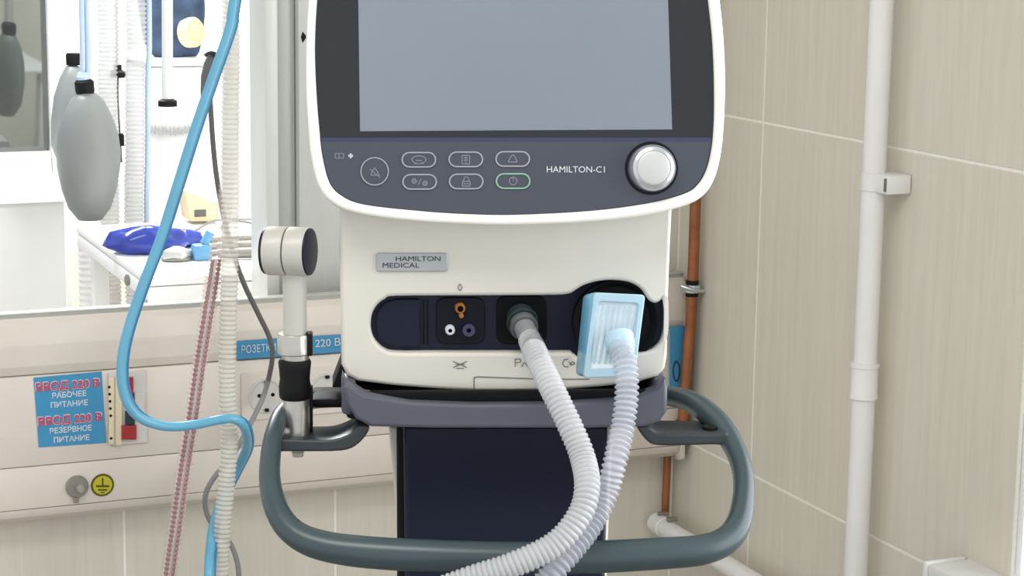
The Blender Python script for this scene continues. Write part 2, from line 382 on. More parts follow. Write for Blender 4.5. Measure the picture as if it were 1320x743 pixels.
# switch plate right of the sign
sw = plate('switch_plate', [[q(139, 481), q(143, 574), q(190, 570), q(187, 477)]], FP, 0, 0.004, M_sock, hp_, 0.001)
def mod(name, x0, y0, x1, y1, mat, d=0.010, par=sw, bev=0.001):
    return plate(name, [[q(x0, y0), q(x0, y1), q(x1, y1), q(x1, y0)]], FP, 0.0035, d, mat, par, bev)
mod('terminal_strip', 139, 486, 146, 572, M_cream, 0.006)
for k in range(6): 
    py = 498+k*9.2 if k < 5 else 564
    c = q(139.5+k*0.5, py); plate('terminal_screw', [circ(c, 0.0018, 10)], FP, 0.0055, 0.0066, M_hole, sw)
mod('module_rail', 148, 484, 156, 573, M_cream, 0.007)
mod('red_switch', 158, 485, 170, 505, M_redp); mod('black_switch', 161, 506, 171, 525, M_blackp); mod('black_switch', 160, 529, 172, 546, M_blackp)
mod('red_switch', 155, 547, 174, 565, M_redp)
mod('grey_switch', 172, 505, 186, 535, M_sock, 0.007)
# earth knob, yellow earth disc
def zdisc(name, px, py, rpx, prof, mat, par=None):
    c = q(px, py); r = (q(px, py-rpx)-q(px, py)).length
    return lathe(name, [(a*r, b) for a, b in prof], Vector((c.x, YP, c.y))-O, (0, -1, 0), mat, par or hp_, 28)
kn = zdisc('earth_terminal', 99, 627, 14, [(0, 0), (1, 0), (1, 0.004), (0.9, 0.006), (0, 0.006)], M_grate)
zdisc('earth_pin', 101, 627, 5, [(0, 0.005), (1, 0.005), (1, 0.016), (0.8, 0.018), (0, 0.018)], M_chrome, kn)
mod('locking_tab', 94, 638, 101, 648, M_grate, 0.004, kn, 0.0005)
ye = zdisc('earth_disc', 132, 625.5, 14.5, [(0, 0), (1, 0), (1, 0.001), (0, 0.001)], M_olive)
zdisc('yellow_face', 132, 625.5, 12, [(0, 0.0009), (1, 0.0009), (1, 0.0014), (0, 0.0014)], M_yel, ye)
for a in ((123.5, 625.5, 140.5, 628), (126, 630.5, 138, 632.5), (129.5, 634, 134.5, 635.5), (131, 616, 133, 626)):
    plate('earth_symbol', [[q(a[0], a[1]), q(a[0], a[3]), q(a[2], a[3]), q(a[2], a[1])]], FP, 0.0013, 0.0018, M_olive, ye)
# blue text strip over the sockets and the sticker by the copper pipe
st = plate('label_strip', [[q(304, 439), q(304, 463), q(445, 453), q(445, 430)]], FP, 0.004, 0.0048, M_signt, hp_, 0.0002)
for px, wd, body in ((332, 44, 'РОЗЕТКИ'), (421, 32, '220 В')):
    o = stext(body, px, 449-(px-332)*0.085, 10, M_inkw, st, wpx=wd); o.location.y -= 0.0046
st2 = plate('sticker', [[q(862, 421), q(862, 512), q(877, 510), q(887, 419)]], FP, 0.0035, 0.0045, M_signt, hp_, 0.0002)
pts = [q(870+5*math.cos(t), 478+14*math.sin(t)) for t in [i*math.pi/8 for i in range(16)]]; pin = [q(870+3.2*math.cos(t), 478+11*math.sin(t)) for t in [i*math.pi/8 for i in range(16)]]
plate('printed_ring', [pts, pin], FP, 0.0044, 0.005, M_ctrl2, st2)
# sockets
def socket(px, py):
    c = q(px, py); e = empty('socket', Vector((c.x, YP, c.y))-O); e.parent = hp_
    f = Fr((0, 0, 0), (1, 0, 0), (0, 0, 1))
    plate('cover_plate', [fillet([(-0.034, -0.033), (0.034, -0.033), (0.034, 0.033), (-0.034, 0.033)], 0.003)], f, 0, 0.003, M_panel, e, 0.001)
    plate('collar', [circ((0, 0), 0.0245, 32), circ((0, 0), 0.0205, 32)], f, 0.002, 0.0045, M_sock, e, 0.001)
    plate('well', [circ((0, 0), 0.0207, 32)], f, 0.001, 0.0035, M_sock, e)
    for s in (-1, 1):
        plate('pin_hole', [circ((s*0.0095, 0.001), 0.0027, 12)], f, 0.0034, 0.0039, M_hole, e)
        plate('earth_clip', [[(-0.002, s*0.0195-0.002), (0.003, s*0.0195-0.002), (0.003, s*0.0195+0.002), (-0.002, s*0.0195+0.002)]], f, 0.003, 0.0075, M_blk, e)
    return e
socket(342, 510); socket(420, 503)

# ------------------------------------------------------------------ pipes on the right wall
rp = empty('riser_pipe', (1.372, 2.09, 0)); tag(rp, 'white plastic riser pipe with coupling and clip on the right tiled wall', 'pipe')
lathe('pipe_body', [(0, 0.0), (0.0148, 0.0), (0.0148, 1.015), (0.0146, 1.018), (0.0146, ZC), (0, ZC)], (0, 0, 0), (0, 0, 1), M_pvc, rp, 28)
zc0, zc1 = onx(1108, 512, 1.372).z, onx(1110, 466, 1.372).z
lathe('coupling', [(0.0149, zc0), (0.0176, zc0+0.001), (0.0176, zc0+0.004), (0.0170, zc0+0.005), (0.0170, zc1-0.006), (0.0180, zc1-0.005), (0.0180, zc1-0.001), (0.0149, zc1)], (0, 0, 0), (0, 0, 1), M_pvc, rp, 28)
zk = onx(1140, 234, 1.385).z
cl = box('clip', (-0.006, -0.040, zk-0.0115), (0.028, 0.002, zk+0.0115), M_pvc, rp, 0.002)
box('clip_slot', (-0.0075, -0.038, zk-0.008), (-0.0055, -0.034, zk+0.008), M_gap, cl)
lathe('clip_band', [(0.0150, zk-0.011), (0.0158, zk-0.0105), (0.0158, zk+0.0105), (0.0150, zk+0.011)], (0, 0, 0), (0, 0, 1), M_pvc, rp, 28)

cp = empty('copper_pipe', (1.384, 2.572, 0)); tag(cp, 'weathered copper gas pipe with chrome clip running down beside the corner', 'pipe')
sweep('pipe_body', [Vector((0.0, 0, ZC)), Vector((0, 0, 1.6)), Vector((0.001, 0, 1.1)), Vector((-0.002, 0.003, 0.98)), Vector((-0.005, 0.004, 0.90)), Vector((-0.007, 0.004, 0.862))], 0.0082, M_copper, cp, 16, 0.02)
lathe('elbow', [(0, -0.010), (0.0105, -0.010), (0.0112, -0.004), (0.0112, 0.004), (0.0105, 0.010), (0, 0.010)], (-0.007, 0.004, 0.862), (0, 0, 1), M_copper, cp, 20)
sweep('tail_pipe', [Vector((-0.001, 0.061, 0.81)), Vector((-0.001, 0.061, 0.78)), Vector((-0.002, 0.061, 0.735)), Vector((-0.002, 0.061, 0.715))], 0.0058, M_copper, cp, 14, 0.01)
zq = onx(893, 372, 1.384).z
c2 = lathe('clip_band', [(0.0078, zq-0.012), (0.0095, zq-0.012), (0.0095, zq+0.012), (0.0078, zq+0.012)], (0, 0, 0), (0, 0, 1), M_blk, cp, 20)
lathe('clip_ring', [(0.0098, zq-0.006), (0.0125, zq-0.0055), (0.0128, zq), (0.0125, zq+0.0055), (0.0098, zq+0.006)], (0, 0, 0), (0, 0, 1), M_silver, c2, 20)
sweep('clip_screw', [Vector((-0.020, -0.004, zq+0.005)), Vector((-0.006, -0.013, zq)), Vector((0.016, -0.008, zq-0.004))], 0.0032, M_silver, c2, 10, 0.004)

lp = empty('skirting_pipe', (1.366, 2.625, 0.70)); tag(lp, 'white plastic pipe running low along the right wall below the panel', 'pipe')
lathe('pipe_body', [(0, 0.0), (0.0135, 0.0), (0.0135, 2.6), (0, 2.6)], (0, 0, 0), (0, -1, 0), M_pvc, lp, 22)
lathe('end_elbow', [(0, -0.012), (0.010, -0.012), (0.0155, -0.006), (0.0155, 0.022), (0.0137, 0.023)], (0, 0, 0), (0, -1, 0), M_pvc, lp, 22)
for k in range(2): box('bracket', (-0.004, -0.012-0.03*k, 0.0136), (0.012, -0.004-0.03*k, 0.020), M_grate, lp, 0.001)

# ------------------------------------------------------------------ ventilator frame of reference
A = YAW-R(5)                                       # heading of the ventilator's depth axis
ex = Vector((math.cos(A), -math.sin(A), 0)); ey = Vector((math.sin(A), math.cos(A), 0)); ez = Vector((0, 0, 1))
p = CAM + ray(650, 390)*1.62
VO = Vector((p.x, p.y, 0))
def loc3(v): v = v-VO; return Vector((v.dot(ex), v.dot(ey), v.z))
cl_ = loc3(CAM)
def dloc(x, y): d = ray(x, y); return Vector((d.dot(ex), d.dot(ey), d.z))
def Ld(px, py, d): r_ = dloc(px, py); t = (d-cl_.y)/r_.y; return cl_+r_*t        # on the upright plane at depth d
def D2(px, py, d): v = Ld(px, py, d); return Vector((v.x, v.z))
def FD(d): return Fr((0, d, 0), (1, 0, 0), (0, 0, 1))
# ------------------------------------------------------------------ trolley
TD = -0.025
tr = empty('trolley', VO, -A); tag(tr, 'ventilator trolley with grey-green ring handle and navy column', 'trolley')
lip = [(441, 483), (446, 494), (470, 509), (530, 519), (610, 522), (720, 521), (820, 514), (848, 503), (857, 489), (860, 500), (860, 532), (851, 544), (832, 551), (760, 553), (560, 553), (478, 551), (458, 540), (446, 520), (441, 500)]
plate('tray_lip', [[D2(*p_, TD) for p_ in lip]], FD(TD), -0.022, 0.0, M_slate, tr, 0.003)
zt = D2(650, 506, 0).y                              # underside of the machine
x0, x1 = D2(446, 500, 0).x, D2(855, 500, 0).x
zb = D2(650, 549, TD).y
box('tray_floor', (x0, TD+0.022, zb), (x1, 0.24, zt-0.001), M_blk, tr, 0.004)
box('tray_insert', (x0+0.004, TD+0.010, zb+0.004), (x1-0.004, TD+0.0215, zt+0.004), M_hole, tr, 0.003)
for s, e_ in ((-1, 440), (1, 860)):
    xx = D2(e_, 500, 0).x
    box('tray_side', (min(xx, xx-s*0.012), TD+0.020, zb+0.004), (max(xx, xx-s*0.012), 0.23, zt+0.012), M_slate, tr, 0.004)
CDp = 0.02
colo = [D2(520, 550, CDp), D2(524, 703, CDp), D2(780, 703, CDp), D2(785, 550, CDp)]
k = (0.16-colo[0].y)/(colo[1].y-colo[0].y)
k2 = 0.5*k
colo[1] = Vector((colo[0].x+(colo[1].x-colo[0].x)*k2, 0.16)); colo[2] = Vector((colo[3].x+(colo[2].x-colo[3].x)*k2, 0.16))
plate('column_cover', [colo], FD(CDp), -0.012, 0.0, M_navy, tr, 0.004)
cb = [D2(512, 550, CDp), D2(521, 703, CDp), D2(782, 703, CDp), D2(787, 550, CDp)]
cb[1] = Vector((cb[0].x+(cb[1].x-cb[0].x)*1.0, 0.16)); cb[2] = Vector((cb[3].x+(cb[2].x-cb[3].x)*1.0, 0.16))
plate('column_trim', [cb], FD(CDp), -0.020, -0.0121, M_blk, tr, 0.002)
cw = [D2(501, 550, CDp+0.02), D2(515, 705, CDp+0.02), D2(784, 703, CDp+0.02), D2(791, 550, CDp+0.02)]
cw += []; cw[1] = Vector((cw[1].x, 0.16)) if False else cw[1]
low = Vector((cw[1].x+0.002, 0.16)); low2 = Vector((cw[2].x-0.002, 0.16))
plate('column_shell', [[cw[0], cw[1], low, low2, cw[2], cw[3]]], FD(CDp+0.0201), -0.09, 0.0, M_white, tr, 0.004)
box('base', (-0.13, -0.04, 0.10), (0.10, 0.22, 0.165), M_slate, tr, 0.02)
for sx in (-1, 1):
    for sy in (-1, 1):
        c = Vector((-0.015, 0.09, 0.11)); e_ = c+Vector((sx*0.27, sy*0.27, -0.02))
        sweep('base_leg', [c+Vector((sx*0.08, sy*0.08, 0.01)), c.lerp(e_, 0.6), e_], [0.03, 0.026, 0.022], M_slate, tr, 12, 0.03)
        lathe('caster', [(0, -0.012), (0.03, -0.014), (0.035, -0.010), (0.035, 0.010), (0.03, 0.014), (0, 0.012)], e_+Vector((0, 0, -0.055)), (1, 0, 0), M_blk, tr, 20)
# ring handle
hpth = [(838, 509, .085, 12), (862, 511, .07, 13), (888, 517, .05, 14), (909, 530, .03, 15), (930, 550, .01, 15), (948, 580, -.015, 14), (957, 606, -.035, 13.5), (959, 636, -.055, 14), (953, 672, -.08, 16), (937, 696, -.095, 18), (906, 709, -.105, 19.5), (850, 714, -.112, 20.5), (750, 719, -.118, 21), (650, 720, -.12, 21), (550, 717, -.118, 21), (460, 711, -.113, 20.5), (406, 701, -.105, 19), (375, 684, -.095, 17), (357, 658, -.08, 15.5), (348, 622, -.055, 14), (349, 585, -.03, 13), (354, 556, -.01, 11.5), (367, 530, .02, 11.5), (398, 516, .055, 12.5), (440, 512, .085, 13)]
P3 = [Ld(a, b, c) for a, b, c, r_ in hpth]
rad = [r_/F*(cl_-P).length for P, (a, b, c, r_) in zip(P3, hpth)]
# radius by arc length
Ls = [0]
for a, b in zip(P3, P3[1:]): Ls.append(Ls[-1]+(b-a).length)
def hrad(s, L):
    s = s*Ls[-1]/L
    for i in range(len(Ls)-1):
        if s <= Ls[i+1]: t = (s-Ls[i])/(Ls[i+1]-Ls[i]); return rad[i]*(1-t)+rad[i+1]*t
    return rad[-1]
sweep('handle', P3, hrad, M_handle, tr, 24, 0.006)
box('bracket', Ld(402, 527, 0.03), Ld(446, 498, 0.075), M_blk, tr, 0.003)
hexa('bracket_wedge', [Ld(428, 500, 0.03), Ld(446, 500, 0.03), Ld(446, 466, 0.03), Ld(440, 468, 0.03)], [Ld(428, 500, 0.03)+Vector((0, .04, 0)), Ld(446, 500, 0.03)+Vector((0, .04, 0)), Ld(446, 466, 0.03)+Vector((0, .04, 0)), Ld(440, 468, 0.03)+Vector((0, .04, 0))], M_blk, tr, 0.001)
# arms carrying the handle
def arm(pts, d0, d1):
    f = [D2(a, b, d0) for a, b in pts]
    return plate('arm', [smooth(f, 3)], FD(d0), -(d1-d0), 0, M_arm, tr, 0.002)
arm([(360, 568), (366, 567), (400, 568), (430, 567), (452, 559), (462, 550), (476, 550), (472, 562), (458, 576), (440, 582), (400, 583), (366, 583), (360, 582)], -0.012, 0.035)
arm([(822, 550), (838, 552), (850, 559), (880, 560), (920, 560), (938, 559), (938, 574), (920, 574), (880, 575), (850, 575), (838, 572), (828, 562)], -0.012, 0.035)
c = Ld(918, 554, 0.0); lathe('arm_bolt', [(0, 0), (0.007, 0), (0.007, 0.003), (0.005, 0.004), (0, 0.004)], (c.x, 0.005, D2(918, 559.5, -0.012).y-0.001), (0, 0, 1), M_blk, tr, 16)

# ------------------------------------------------------------------ jointed support arm clamped on the left trolley arm
SA = 0.010
sb = Ld(383, 567, SA)
sp_ = empty('support_arm', VO+ex*sb.x+ey*SA+ez*sb.z, -A); tag(sp_, 'jointed white hose support arm with steel post clamped on the trolley', 'support arm')
def S(px, py, d=SA): v = Ld(px, py, d); return v-Vector((sb.x, SA, sb.z))
k = (cl_-sb).length/F                               # metres per pixel here
def vl(name, y0, y1, prof, mat, xc=382):            # vertical lathe between two pixel rows, radius in pixels
    a, b = S(xc, y1).z, S(xc, y0).z; xx = S(xc, (y0+y1)/2).x
    return lathe(name, [(r_*k, a+(b-a)*h) for r_, h in prof], (xx, 0, 0), (0, 0, 1), mat, sp_, 28)
vl('post', 508, 566, [(0, 0), (17, 0), (17, 1), (0, 1)], M_chrome, 382)
box('post_back_rail', S(397, 566)+Vector((0, 0.004, 0)), S(403, 500)+Vector((0, 0.012, 0)), M_blk, sp_, 0.001)
vl('sleeve', 463, 514, [(0, 0), (18, 0), (20, 0.06), (20.5, 0.3), (19, 0.5), (20, 0.75), (21, 0.93), (19, 1), (0, 1)], M_blk, 380)
vl('collar', 452, 465, [(0, 0), (17, 0), (17, 1), (0, 1)], M_chrome, 381)
c1_ = vl('clamp_ring', 430, 456, [(0, 0), (20, 0), (21, 0.05), (21, 0.93), (20, 1), (0, 1)], M_chrome, 379)
box('clamp_lever', S(394, 457)+Vector((0, -0.008, 0)), S(403, 428)+Vector((0, 0.006, 0)), M_blk, c1_, 0.0015)
vl('arm_tube', 345, 432, [(0, 0), (15, 0), (15, 1), (0, 1)], M_armw, 380)
jc = S(372, 324)
jx = Vector((0.955, -0.297, 0.02)).normalized()
J = [('joint_half', -27*k, -1*k, M_armw), ('joint_half', 0.5*k, 27*k, M_armw)]
for n_, a, b, mt in J: lathe(n_, [(0, a), (29.5*k, a), (31*k, a+1.5*k), (31*k, b-1.5*k), (30*k, b), (0, b)], jc, jx, mt, sp_, 36)
lathe('joint_cap', [(0, 0), (30*k, 0), (29.5*k, 2*k), (26*k, 3*k), (0, 3*k)], jc+jx*27*k, jx, M_navy, sp_, 36)
lathe('joint_cap', [(0, 0), (30*k, 0), (29.5*k, 3*k), (26*k, 4*k), (0, 4*k)], jc-jx*27*k, -jx, M_navy, sp_, 36)
vl('end_screw', 583, 590, [(0, 0), (7, 0.2), (8, 1), (0, 1)], M_chrome, 384)

# ------------------------------------------------------------------ ventilator
ve = empty('ventilator', VO+ez*zt, -A); tag(ve, 'white lung ventilator with blank grey screen on a wheeled trolley', 'ventilator')
OV = Vector((0, 0, zt))
class FV(Fr): pass
def fv(d): return Fr((0, d, -zt), (1, 0, 0), (0, 0, 1))       # same 2-D coordinates as D2, in the ventilator's own space
bo = [(437, 200), (437, 300), (439, 400), (440, 470), (447, 484), (461, 492), (510, 498), (560, 502), (611, 505), (660, 505.5), (720, 504), (780, 499), (825, 493), (848, 486), (857, 476), (860, 460), (861, 400), (864, 320), (867, 260), (868, 200)]
bo2 = [D2(*p_, 0) for p_ in bo]
hole = [(478, 419), (480, 405), (487, 393), (497, 386), (510, 382.5), (600, 382), (700, 381.5), (732, 380), (742, 375), (752, 369), (770, 363.5), (792, 362), (812, 365), (826, 373), (833, 383), (838, 389), (845, 391.5), (851, 389), (856, 386), (857, 396), (857, 424), (853, 440), (845, 449), (833, 454), (812, 458), (790, 470), (765, 471), (748, 464), (738, 456.5), (728, 455), (640, 455), (560, 455), (512, 455), (497, 452), (486, 443), (480, 432)]
ho2 = smooth([D2(*p_, 0) for p_ in hole], 3)
plate('front_cover', [bo2, ho2], fv(0), -0.016, 0.0, M_white, ve, 0.003)
body = plate('body', [[v+Vector((0, 0)) for v in bo2]], fv(0.0165), -0.20, 0.0, M_white, ve, 0.006)
ns = plate('connector_strip', [smooth([D2(*p_, 0)*1.0 for p_ in hole], 3)], fv(0.0162), 0.0, 0.006, M_navy, ve, 0.0)
def pl(name, px, mat, d0, d1, par=None, rad_=0.0, bev=0.001, holes=None):
    pts = [D2(a, b, 0.0) for a, b in px]
    if rad_: pts = fillet(pts, rad_*k)
    hs = [[D2(a, b, 0) for a, b in h] for h in (holes or [])]
    return plate(name, [pts]+hs, fv(0), d0, d1, mat, par or ve, bev)
def rr(x0, y0, x1, y1): return [(x0, y0), (x0, y1), (x1, y1), (x1, y0)]
pl('service_flap', [(484, 419), (487, 402), (497, 392), (512, 388), (542, 388), (542, 450), (512, 450), (497, 446), (487, 436)], M_navy, -0.0105, -0.007, ns, 4, 0.0012)
for xx in (546, 551): pl('groove', rr(xx, 390, xx+2, 448), M_navyd, -0.0105, -0.0092, ns)
pl('port_panel', rr(563, 386, 626, 447), M_navyd, -0.0105, -0.0075, ns, 14, 0.001)
pl('port_panel', rr(641, 384, 706, 447), M_hole, -0.0105, -0.0078, ns, 14, 0.001)
def ldisc(name, px, py, prof, mat, par, d=0.0, axis=(0, -1, 0), n=28):
    v = Ld(px, py, d)-OV; v.z = Ld(px, py, d).z-zt
    return lathe(name, [(a*k, b*k) for a, b in prof], v, axis, mat, par, n)
ldisc('amber_port', 593, 397, [(4, -4), (6.8, -4), (6.8, 5), (5.8, 7), (4, 7)], M_orange, ns, 0.006)
ldisc('amber_pin', 594, 405, [(0, -4), (3, -4), (3, 13), (0, 14)], M_orange, ns, 0.006)
ldisc('white_port', 580, 425, [(2.6, -4), (6.2, -4), (6.2, 6), (5, 8), (2.6, 8)], M_inkw, ns, 0.006)
ldisc('blue_port', 604, 425, [(3, -4), (8, -4), (8, 6), (3, 6)], M_ctrl2, ns, 0.006)
ldisc('expiratory_recess', 793, 416, [(0, -5), (46, -6), (52, 2), (55, 3), (55, -8)], M_hole, ns, 0.0045, n=48)
# inspiratory adapter, leaning down towards the viewer
iax = Vector((0.12, -0.90, -0.42)).normalized()
iv = Ld(671, 408, 0.006)-OV
ia = lathe('inspiratory_port', [(0, -4*k), (17*k, -4*k), (17.5*k, 6*k), (20*k, 8*k), (20.5*k, 12*k), (19*k, 13*k), (17*k, 13*k), (16*k, 8*k), (0, 8*k)], iv, iax, M_blackp, ve, 36)
lathe('port_cone', [(0, 6*k), (16*k, 7*k), (16.5*k, 20*k), (18*k, 21*k), (18*k, 26*k), (15.5*k, 27*k), (14*k, 27*k), (13*k, 22*k), (0, 22*k)], iv, iax, M_adapter, ia, 36)
# printed symbols and seam
def stroke(name, lines, d, mat, par, wpx=1.2):
    bm = bmesh.new()
    for ln in lines:
        pts = [Ld(a, b, d)-OV for a, b in ln]
        for a, b in zip(pts, pts[1:]):
            t = (b-a).normalized(); s = Vector((-t.z, 0, t.x))*wpx*k/2; z = Vector((0, -0.0003, 0))
            fs = [bm.verts.new(v) for v in (a-s+z, b-s+z, b+s+z, a+s+z)]; bm.faces.new(fs)
    me = bpy.data.meshes.new(name); bm.to_mesh(me); bm.free()
    return link(name, me, mat, par)
fc = ve
stroke('drop_symbol', [[(593, 366), (590, 371), (593, 375), (596, 371), (593, 366)]], -0.0002, M_inkg, fc)
stroke('sensor_symbol', [[(584, 466), (602, 474)], [(602, 466), (584, 474)], [(587, 470), (599, 470)], [(588, 475), (598, 475)]], -0.0002, M_inkg, fc)
stroke('outlet_symbol', [[(664, 463), (664, 473)], [(664, 463), (671, 463), (671, 467), (664, 468)], [(672, 473), (676, 467), (680, 473)]], -0.0002, M_inkg, fc)
stroke('inlet_symbol', [[(733, 463), (727, 464), (725, 469), (728, 473), (733, 473)], [(733, 466), (737, 471), (741, 469), (738, 466), (734, 471)]], -0.0002, M_inkg, fc)
stroke('flap_seam', [[(611, 505), (611, 487), (616, 486), (700, 489), (760, 489)]], -0.0002, M_inkg, fc, 1.5)
# maker's badge
bd = pl('badge', rr(485, 326, 577, 350), M_badge, 0.0, 0.002, None, 4, 0.0008)
def vtext(name, body_, px, py, wpx, hpx, mat, par, d=-0.002):
    c = Ld(px, py, d)-OV; o = text(name, body_, hpx*k*1.38, Fr(c, (1, 0, 0), (0, 0, 1)), mat, par, w=0.0002, bold=0)
    xs = [v.co.x for v in o.data.vertices]; f_ = wpx*k/(max(xs)-min(xs)); cx = (max(xs)+min(xs))/2
    for v in o.data.vertices: v.co.x = c.x+(v.co.x-cx)*f_
    return o
vtext('lettering', 'HAMILTON', 539, 334, 56, 6.5, M_ink, bd); vtext('lettering', 'MEDICAL', 517, 342.5, 46, 6.5, M_ink, bd)

# monitor, leaning back
TAU = R(9)
mb = Ld(668, 290, -0.032)
MU = Vector((1, 0, 0)); MV = Vector((0, math.sin(TAU), math.cos(TAU)))
FM = Fr(mb-OV, MU, MV)                               # normal points to the viewer
def Mm(px, py, w_=0.0):
    r_ = dloc(px, py); n_ = FM.n; o = mb+n_*w_; t = (o-cl_).dot(n_)/r_.dot(n_); v = cl_+r_*t-mb
    return Vector((v.dot(FM.u), v.dot(FM.v)))
outer = [(668, 290), (760, 286), (830, 278), (880, 266), (905, 253), (920, 231), (929, 196), (933, 150), (934, 100), (932, 50), (927, 0), (918, -60), (905, -110), (880, -145), (830, -160), (660, -168), (490, -160), (440, -145), (417, -110), (405, -60), (398, 0), (395, 60), (395, 120), (398, 170), (401, 200), (410, 238), (426, 260), (455, 274), (520, 284), (600, 289)]
inner = [(665, 277), (760, 272), (830, 263), (880, 250.5), (899, 238), (911, 216), (918, 180), (920, 130), (918, 60), (912, 0), (904, -60), (890, -105), (868, -132), (820, -144), (660, -150), (500, -144), (450, -132), (429, -105), (416, -60), (409, 0), (406, 60), (408, 120), (412, 170), (416, 203), (425, 236), (441, 253), (470, 264), (540, 272), (600, 276)]
ou = smooth([Mm(*p_) for p_ in outer], 4); inn = smooth([Mm(*p_) for p_ in inner], 4)
mh = plate('monitor_housing', [ou], FM, -0.055, -0.002, M_bezel, ve, 0.008)
plate('bezel', [ou, inn], FM, -0.002, 0.004, M_bezel, mh, 0.0025)
face = plate('monitor_face', [inn], FM, -0.002, 0.0012, M_black, mh, 0.0)
def mp_(name, px, mat, w0, w1, par, rad_=0, bev=0.0, holes=None):
    pts = [Mm(a, b, w1) for a, b in px]
    if rad_: pts = fillet(pts, rad_*k)
    return plate(name, [pts]+[[Mm(a, b, w1) for a, b in h] for h in (holes or [])], FM, w0, w1, mat, par, bev)
mp_('display', [(460, -134), (464, 169.5), (866.5, 167), (857, -134)], M_disp, 0.001, 0.0018, mh, 0, 0.0003)
sm_i = smooth([Vector(p_) for p_ in inner], 4); hf = len(sm_i)//2
ctl = [(p_.x-1, p_.y-0.5) for p_ in sm_i[:hf] if p_.y >= 183]+[(917.2, 178), (413.6, 178)]+[(p_.x+1, p_.y-0.5) for p_ in sm_i[hf:] if p_.y >= 183]
cpn = mp_('control_panel', ctl, M_ctrl, 0.001, 0.0022, mh, 0, 0.0004)
mp_('panel_edge_line', [(413.5, 177.5), (414, 182), (917, 182), (917.3, 177.5)], M_ctrl2, 0.001, 0.0025, cpn)
def pill(cx, cy, hw, hh, n=8):
    o = []
    for s, a0 in ((1, -90), (-1, 90)):
        for i in range(n+1):
            a = R(a0+180*i/n); o.append((cx+s*(hw-hh)+hh*math.cos(a), cy+hh*math.sin(a)))
    return o
def mstroke(name, lines, par, mat=None, wpx=1.0, w_=0.0034):
    bm = bmesh.new()
    for ln in lines:
        pts = [FM.p(*Mm(a, b, w_), w_) for a, b in ln]
        for a, b in zip(pts, pts[1:]):
            t = (b-a).normalized(); s = t.cross(FM.n)*wpx*k/2
            bm.faces.new([bm.verts.new(v) for v in (a-s, b-s, b+s, a+s)])
    bmesh.ops.recalc_face_normals(bm, faces=bm.faces[:])
    me = bpy.data.meshes.new(name); bm.to_mesh(me); bm.free(); return link(name, me, mat or M_icon, par)
def arc(cx, cy, r_, a0=0, a1=360, n=14, ry=None): return [(cx+r_*math.cos(R(a0+(a1-a0)*i/n)), cy+(ry or r_)*math.sin(R(a0+(a1-a0)*i/n))) for i in range(n+1)]
keys = [(540, 206, 'face'), (600.5, 205.5, 'page'), (661, 205, 'bell'), (541, 234.5, 'arrows'), (601, 234, 'lock'), (661.5, 233.5, 'power')]
for cx, cy, ic in keys:
    kk = mp_('key', pill(cx, cy, 21.5, 9.3), M_ctrl, 0.002, 0.0030, cpn, 0, 0.0003)
    mp_('key_ring', pill(cx, cy, 22.5, 10.2), M_keyg if ic == 'power' else M_key, 0.002, 0.0034, kk, 0, 0.0, [pill(cx, cy, 20.7, 8.5)])
    L_ = {'face': [arc(cx, cy, 9, ry=5), [(cx-4, cy+1), (cx+4, cy+1)], [(cx-6, cy+5), (cx+6, cy+5)]],
          'page': [[(cx-5, cy-5), (cx+5, cy-5), (cx+5, cy+6), (cx-5, cy+6), (cx-5, cy-5)], [(cx-3, cy-2), (cx+3, cy-2)], [(cx-3, cy+1), (cx+3, cy+1)], [(cx, cy-6), (cx, cy+6)]],
          'bell': [[(cx-6, cy+4), (cx-4, cy), (cx-2, cy-4), (cx, cy-5), (cx+2, cy-4), (cx+4, cy), (cx+6, cy+4), (cx-6, cy+4)]],
          'arrows': [arc(cx-7, cy-1, 3), arc(cx-7, cy-1, 1.5), [(cx-2, cy+4), (cx+2, cy-4)], arc(cx+7, cy+2, 3), arc(cx+7, cy+2, 1.5)],
          'lock': [[(cx-5, cy), (cx+5, cy), (cx+5, cy+6), (cx-5, cy+6), (cx-5, cy)], arc(cx, cy, 3.5, 180, 360, ry=6), [(cx-4, cy+3), (cx+4, cy+3)]],
          'power': [arc(cx, cy, 5), [(cx, cy-6), (cx, cy)]]}[ic]
    mstroke('icon', L_, kk)
kk = mp_('mute_key', arc(483, 221, 17, n=30)[:-1], M_ctrl, 0.002, 0.0030, cpn, 0, 0.0003)
mp_('key_ring', arc(483, 221, 18.4, n=36)[:-1], M_key, 0.002, 0.0034, kk, 0, 0, [arc(483, 221, 16.9, n=36)[:-1]])
mstroke('icon', [[(478, 226), (480, 221), (483, 216), (486, 221), (489, 226), (478, 226)], [(477, 218), (490, 229)]], kk)
mstroke('status_icon', [[(432, 198), (443, 198), (443, 204), (432, 204), (432, 198)], [(437, 198), (437, 204)]], cpn, None, 0.9, 0.0026)
mstroke('status_lamp', [[(449, 201), (455, 201)], [(452, 198), (452, 204)]], cpn, M_inkw, 2.2, 0.0026)
c = Mm(743, 219, 0.0024)
o = text('lettering', 'HAMILTON-C1', 8*k*1.38, Fr(FM.p(c.x, c.y, 0.0024), FM.u, FM.v), M_inkw, cpn, w=0.0002, bold=0)
xs = [(v.co-FM.p(c.x, c.y)).dot(FM.u) for v in o.data.vertices]; f_ = 72*k/(max(xs)-min(xs))
for v in o.data.vertices: dx = (v.co-FM.p(c.x, c.y)).dot(FM.u); v.co += FM.u*dx*(f_-1)
c = Mm(839.5, 217, 0.002)
knb = lathe('knob', [(28*k, 0), (29*k, 3*k), (29*k, 12*k), (28*k, 16*k), (25.5*k, 20*k), (21.5*k, 22*k), (21*k, 21*k), (0, 21*k)], FM.p(c.x, c.y, 0.002), FM.n, M_silver, cpn, 48, 25)
lathe('knob_seat', [(33*k, 0), (33*k, 2*k), (30*k, 2.2*k)], FM.p(c.x, c.y, 0.002), FM.n, M_navyd, knb, 40)
